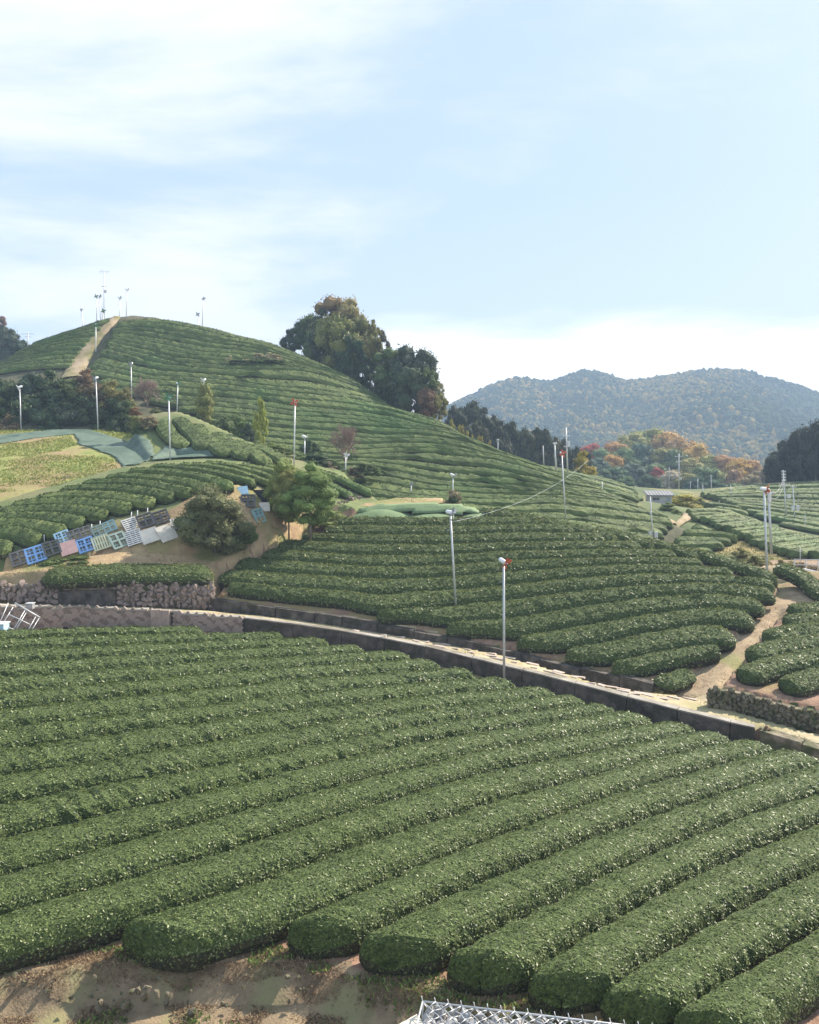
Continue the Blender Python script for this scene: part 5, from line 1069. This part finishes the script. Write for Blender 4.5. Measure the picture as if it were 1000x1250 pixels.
mb = lambda X, Y, d: np.clip(-d, 0, 1.2)*.35
drape('net_mound', 'low mound under pale green netting behind the top tea hedge', 'netted mound', 'B', [(432,626),(470,617),(540,617),(600,620),(610,628),(560,632),(440,632)], .35, .25, 'net_light', mb)
mX, mY, _ = P3(470, 620, 68.5)
me = lathe('mound', [(3.0, -.9), (2.4, -.25), (1.6, .22), (.8, .52), (0, .62)], M['net_light'], 20); 
for x_, w_, lb in ((468, .95, 'left hump of the pale green netted mound'), (532, .8, 'flatter right hump of the pale green netted mound'), (582,.55,'far right hump of the pale green netted mound')):
    p = P3(x_, 629, 69.0); o = link('net_hump', me); o.location = (p[0], p[1], p[2]+.1); o.scale = (w_*1.25, .8, w_*.8 if x_ == 468 else .35); tag(o, lb, 'netted mound', 'humps of the netted mound')
# ---------------------------------------------------------------- bare patches and tracks on the hills
def decal(name, label, field, poly, step, lift, mkey, kind='structure', cast=None):
    o = drape(name, label, None, field, poly, step, lift, mkey); o['kind'] = kind; return o
def track(name, field, pts, wid, lift, mkey, step=.4):
    u, v = np.array(pts, float).T; n = 90; t = np.linspace(0, 1, n); q = np.linspace(0, 1, len(u)); s_ = S[field]; C = s_.cast(np.interp(t, q, u), np.interp(t, q, v), 0, s_.y0, s_.y1); C = C[~np.isnan(C[:, 0])]
    w_ = np.interp(np.linspace(0, 1, len(C)), np.linspace(0, 1, len(wid)), wid); tt = np.gradient(C[:, :2], axis=0); tt /= np.linalg.norm(tt, axis=1)[:, None]; nn = np.stack([-tt[:, 1], tt[:, 0]], 1); off = np.linspace(-1, 1, 7)
    X = C[:, 0:1]+nn[:, 0:1]*w_[:, None]*off; Y = C[:, 1:2]+nn[:, 1:2]*w_[:, None]*off; X = X+.2*noise2(X, Y, 3, 1., 2); Z = ground(X, Y)+lift-.25*off**4
    ix = np.arange(X.size).reshape(X.shape); me = np_mesh(name, np.stack([X.ravel(), Y.ravel(), Z.ravel()], 1), np.stack([ix[:-1, :-1], ix[:-1, 1:], ix[1:, 1:], ix[1:, :-1]], -1).reshape(-1, 4), True, [M[mkey]])
    return tag(link(name, me), kind='structure')
M['track'] = mat('dry_track', (.30,.22,.13), (.45,.35,.23), .6, .95, 8, (.22,.20,.08), .35, bump=.5)
track('hill_track', 'D', [(88,462),(98,440),(108,425),(122,408),(136,394),(142,388)], [1.5, 1.5, 1.2, 1.0, .8, .7], .35, 'track')
track('valley_track', 'base', [(806,659),(825,645),(838,634),(845,628)], [.35, .4, .5, .8], .45, 'track')
track('field_edge_track', 'D', [(468,602),(480,607),(520,611),(552,612)], [1.0, 1.8, 1.6, 1.2], .5, 'path')
for i, (u, v, Y) in enumerate([(100,408+3,0)]): pass
# ---------------------------------------------------------------- shed
sx, sy, szb = P3(804, 617, 112); shed = empty('shed', (sx, sy, szb), -.12); tag(shed, 'small grey walled shed with a tiled lean roof beside the yellow bush', 'shed')
def cbox(par, name, c, s_, m, bev=.01):
    o = link(name, boxmesh(name, [(c, *s_)], M[m], 0, bev)); o.parent = par; return o
cbox(shed, 'wall', (0, 0, .55), (1.55, 1.2, 1.0), 'plaster')
wnd = cbox(shed, 'window', (-.55, -1.21, .95), (.42, .02, .16), 'glass', 0)
for dx in (-.42, 0, .42): o = cbox(shed, 'frame', (-.55+dx, -1.235, .95), (.018, .015, .17), 'steel_dark', 0)
cbox(shed, 'doorway', (1.1, -1.21, .45), (.28, .02, .7), 'greyp', 0)
rf = link('roof', boxmesh('roof', [((0, 0, 0), 1.85, 1.55, .06)], M['roof'], 0, .01)); rf.parent = shed; rf.location = (0, 0, 1.68); rf.rotation_euler = (.16, 0, 0)
for k in range(9): o = link('batten', boxmesh('batten', [((0, 0, 0), .03, 1.54, .03)], M['roof'])); o.parent = rf; o.location = (-1.7+k*.425, 0, .085)
# guard rail and pipes by the far path
gr = empty('guard_rail', P3(985, 690, 67)); tag(gr, 'low grey guard rail by the dry grass at the right edge', 'guard rail')
p0, p1 = np.array(P3(970, 683, 68)), np.array(P3(1030, 684, 64))
for k, dz in enumerate((0, -.45)): wpart(gr, 'rail', tubemesh('rail', [(p0+[0, 0, dz], p1+[0, 0, dz], .05, .05, 6)], M['steel']))
for k in range(5): q = p0+(p1-p0)*k/4; wpart(gr, 'post', tubemesh('post', [(q-[0, 0, 1.3], q+[0, 0, .05], .045, .045, 6)], M['steel']))
tag(link('pipe', tubemesh('pipe', [(P3(982,695,65), P3(1000,699,63), .09, .09, 8), (P3(1000,699,63), P3(1030,701,61), .09, .09, 8)], M['white'])), 'pale pipe lying under the guard rail', 'pipe')
tag(link('bare_soil_patch', boxmesh('bare_soil_patch', [((P3(990, 692, 68)[0], 71.5, P3(990, 692, 68)[2]-.35), 4, 2.5, .15)], M['wood'], .1)), kind='structure')
# ---------------------------------------------------------------- metal frame and blue box at the left edge
fr = empty('metal_frame', P3(20, 755, 45.6)); tag(fr, 'tilted pale metal frame leaning by the block wall at the left edge', 'frame')
def bar(p, q, r=.035): wpart(fr, 'bar', tubemesh('bar', [(P3(*p), P3(*q), r*.8, r*.8, 6)], M['steel']))
for p, q, r in [((18,736,46),(49,754,46),.05),((-10,736,45),(10,739,46),.03),((10,736,46),(-2,764,45),.03),((16,741,46),(3,762,45),.03),((31,744,46),(17,768,45),.03),((33,746,46),(20,768,45),.03),((44,752,46),(35,768,45),.03),((48,754,46),(39,769,45),.03),((11,750,45.4),(38,763,45.4),.03),((0,762,45),(18,769,45),.035)]: bar(p, q, r)
bx = empty('blue_box', P3(-3, 766, 44.8)); tag(bx, 'small pale blue tank at the left edge in front of the metal frame', 'tank')
o = link('body', boxmesh('body', [((0, 0, 0), .5, .35, .22)], PC['skyb'], 0, .03)); o.parent = bx; o = link('lid', boxmesh('lid', [((0, 0, .25), .54, .39, .03)], M['white'], 0, .01)); o.parent = bx
mh = empty('manhole_box', P3(37, 741, 47.6)); tag(mh, 'small dark grey box on the road edge above the metal frame', 'box')
o = link('body', boxmesh('body', [((0, 0, .05), .2, .18, .16)], M['steel_dark'], 0, .02)); o.parent = mh; o = link('lid', boxmesh('lid', [((0, 0, .23), .23, .21, .02)], M['steel'], 0, .005)); o.parent = mh
# ---------------------------------------------------------------- gabion near the camera
GA, GB_ = np.array(P3(516, 1224, 12.0)), np.array(P3(700, 1254, 11.6)); GB_[2] = GA[2]
gx_ = (GB_-GA); Lg = np.linalg.norm(gx_); gx_ /= Lg; gy_ = np.array([gx_[1], -gx_[0], 0]); 
gab = empty('gabion', GA); tag(gab, 'wire cage gabion filled with grey rubble at the bottom edge', 'gabion'); Lg = 4.6; Wg = 1.2; Hg = 1.0
step = .20; it = []
def gp(a, b, c=0.): return GA+gx_*a+gy_*b+np.array([0, 0, c])
n_ = int((Lg+Wg)/step)
for k in range(-int(Wg/step), int(Lg/step)+1):
    for sgn in (1, -1):
        a0, a1 = (k*step, k*step+Wg*1.0) if sgn == 1 else (k*step+Wg, k*step)
        b0, b1 = 0., Wg
        pts = []
        for t in np.linspace(0, 1, 13):
            a = a0+(a1-a0)*t
            if 0 <= a <= Lg: pts.append(gp(a, b0+(b1-b0)*t, .02+.02*math.sin(t*37+k)))
        it += [(pts[i], pts[i+1], .009, .009, 4) for i in range(len(pts)-1)]
        pts = []
        for t in np.linspace(0, 1, 9):
            a = a0+(a1-a0)*t*Hg/Wg
            if 0 <= a <= Lg: pts.append(gp(a, -.0, -Hg*t))
        it += [(pts[i], pts[i+1], .009, .009, 4) for i in range(len(pts)-1)]
for k in range(int(Lg/step)): it.append((gp(k*step, 0, .02), gp(k*step-.02, -.02, .09), .009, .006, 4))
wpart(gab, 'wire_mesh', tubemesh('wire_mesh', it, M['wire']))
wpart(gab, 'edge_wire', tubemesh('edge_wire', [(gp(0, 0, .02), gp(Lg, 0, .02), .014, .014, 6), (gp(0, 0, .02), gp(0, Wg, .02), .014, .014, 6), (gp(0, 0, 0), gp(0, 0, -Hg), .014, .014, 6)], M['wire']))
for a in np.arange(.1, Lg, .19):
    for b in np.arange(.08, Wg, .19):
        e = link('stone', random.choice(ST['stone_grey'])); e.parent = gab; q = random.uniform(.085, .14); e.location = Vector(gp(a+random.uniform(-.05, .05), b+random.uniform(-.05, .05), -.11+random.uniform(-.03, .02))-GA); e.scale = (q*1.2, q, q*.8); e.rotation_euler = [random.uniform(0, 6) for _ in range(3)]
V_, F_ = [], []
box(V_, F_, gp(Lg/2, Wg/2, -Hg/2-.12), Lg/2-.06, Wg/2-.06, Hg/2-.08, (gx_, gy_, (0, 0, 1))); me = bpy.data.meshes.new('rubble_fill'); me.from_pydata([tuple(v) for v in V_], [], F_); me.materials.append(M['stone_grey']); wpart(gab, 'rubble_fill', me)
cb_ = np.array(P3(508, 1246, 11.6)); ck = empty('concrete_block', cb_); tag(ck, 'cream concrete kerb block beside the gabion at the bottom edge', 'block')
V_, F_ = [], []; 
b2 = bmesh.new(); tri = [P3(509, 1238, 11.7), P3(518, 1250, 11.5), P3(530, 1300, 10.8), P3(430, 1300, 10.8), P3(484, 1252, 11.5)]; zt = -8.45
top_ = [b2.verts.new((x-cb_[0], y-cb_[1], zt-cb_[2])) for x, y, z in [tuple(np.array(t)*(zt/t[2])) for t in tri]]; f = b2.faces.new(top_); ext = bmesh.ops.extrude_face_region(b2, geom=[f]); bmesh.ops.translate(b2, verts=[v for v in ext['geom'] if isinstance(v, bmesh.types.BMVert)], vec=(0, 0, -3.6)); bmesh.ops.recalc_face_normals(b2, faces=b2.faces)
me = bpy.data.meshes.new('body'); b2.to_mesh(me); b2.free(); me.materials.append(M['cream']); o = link('body', me); o.parent = ck
o = link('base', boxmesh('base', [((.0, -1.0, zt-cb_[2]-3.3), 1.4, 1.2, .35)], M['concrete'], 0, .02)); o.parent = ck
# ---------------------------------------------------------------- ground cover
def cover_tufts(name, label, field_fn, n, xr, yr, size, mkey_cols, seed, up=1.3, lift=0, mask=None, lw=.2):
    r = np.random.default_rng(seed); X = r.uniform(*xr, n); Y = r.uniform(*yr, n)
    if mask is not None:
        k = mask(X, Y); X, Y = X[k], Y[k]
    Z = ground(X, Y)+lift; P_ = np.stack([X, Y, Z], 1); N_ = np.tile([0, 0, 1.], (len(X), 1))
    LV, LF = leaves(P_, N_, size*r.uniform(.6, 1.4, len(X)), up=up, lw=lw, seed=seed)
    m = leafmat(name+'_blades', *mkey_cols, .8, .2)
    return tag(link(name, np_mesh(name, LV, LF, False, [m], None, np.repeat(np.clip(r.normal(.5, .25, len(X)), 0, 1), 4))), label, 'grass', kind='stuff')
mA = lambda X, Y: (outdist(S['A'].poly, X, Y) > -.8) & (Y < 19.5)
cover_tufts('grass', 'dry stubbly grass and litter on the bank and strip below the near field', None, 120000, (-12, 6), (14.5, 19.0), .085, ((.09,.055,.04), (.24,.16,.10), (.44,.34,.20)), 5, mask=lambda X, Y: mA(X, Y) & (noise2(X, Y, 41, 2.2, 3) > -.35), up=.5)
pile('clods', 'scattered stones and clods lying over the bank at the bottom edge', 'stones', [(random.uniform(0, 500), random.uniform(1190, 1246), 16.9) for _ in range(46)], 'stone_dark', .055)
cover_tufts('green_weeds', 'green weeds growing in patches on the bank below the near field', None, 40000, (-12, 8), (13.8, 18.4), .12, ((.05,.09,.02), (.13,.19,.05), (.28,.33,.10)), 6, up=.9, mask=lambda X, Y: mA(X, Y) & (noise2(X, Y, 44, 1.6, 3) > .12), lw=.3)
NETP = S['W'].cast(*np.array([(-60,546),(0,542),(40,536),(88,531),(95,542),(120,552),(142,560),(146,572),(165,572),(188,562),(182,548),(160,542),(125,531),(100,524),(60,526),(0,532),(-60,534)], float).T, 0, 8, 260); NETP = NETP[~np.isnan(NETP[:, 0])][:, :2]
mW = lambda X, Y: (outdist(S['W'].poly, X, Y) < 0)
cover_tufts('meadow_grass', 'yellow green tussocky grass of the sloping meadow at left', None, 70000, (-60, -24), (62, 97), .26, ((.10,.14,.03), (.24,.29,.07), (.42,.39,.14)), 7, up=.7, mask=lambda X, Y: mW(X, Y) & (noise2(X, Y, 45, .35, 3) > -.1) & (outdist(NETP, X, Y) > .2), lw=.25)
mR = lambda X, Y: (outdist(S['R'].poly, X, Y) < .1) & (noise2(X, Y, 46, .7, 3) > .0)
cover_tufts('road_grass', 'short yellow grass growing along the verges of the road', None, 60000, (-30, 24), (34, 54), .10, ((.16,.16,.05), (.34,.32,.12), (.52,.44,.22)), 8, mask=mR, up=.6)
mT = lambda X, Y: (outdist(S['T'].poly, X, Y) < 0) & (noise2(X, Y, 47, .8, 3) > .05)
cover_tufts('bank_grass', 'dry grass on the terrace and bank under the pallets and trees', None, 30000, (-32, 4), (50, 76), .18, ((.12,.11,.04), (.26,.22,.10), (.42,.34,.18)), 9, mask=mT, up=.7)
mV = lambda X, Y: (ground(X, Y, True)[1] == 0) & (outdist(np.array([P3(870,640,92)[:2], P3(1060,668,86)[:2], P3(1060,700,60)[:2], P3(860,700,66)[:2]]), X, Y) < 0)
cover_tufts('valley_grass', 'dry yellow grass in the hollow beyond the dirt path', None, 30000, (22, 60), (62, 96), .30, ((.14,.14,.04), (.32,.28,.10), (.50,.38,.20)), 10, mask=mV, up=.8)
mD = lambda X, Y: ((outdist(S['C'].poly, X, Y) < .4) & (outdist(S['C'].poly, X, Y) > -1.2)) | ((outdist(S['P'].poly, X, Y) < 0) & (noise2(X, Y, 48, .9, 3) > .1))
cover_tufts('path_grass', 'sparse grass and litter on the dirt path and the wall top beside it', None, 30000, (13, 34), (36, 67), .11, ((.10,.09,.04), (.26,.22,.10), (.44,.36,.20)), 11, mask=mD, up=.5)
# ---------------------------------------------------------------- haze
hz = boxmesh('haze', [((200, 640, 60), 1500, 760, 110)], None) if False else None
V_, F_ = [], []; box(V_, F_, (150, 590, 47), 1150, 680, 97)
me = bpy.data.meshes.new('haze'); me.from_pydata([tuple(v) for v in V_], [], F_)
m = bpy.data.materials.new('haze'); m.use_nodes = True; t = m.node_tree; t.nodes.remove(t.nodes['Principled BSDF']); pv = t.nodes.new('ShaderNodeVolumePrincipled')
pv.inputs['Color'].default_value = (.56, .75, 1, 1); pv.inputs['Density'].default_value = .00058; pv.inputs['Anisotropy'].default_value = 0
t.links.new(pv.outputs[0], t.nodes['Material Output'].inputs['Volume']); me.materials.append(m)
tag(link('haze', me), kind='stuff')
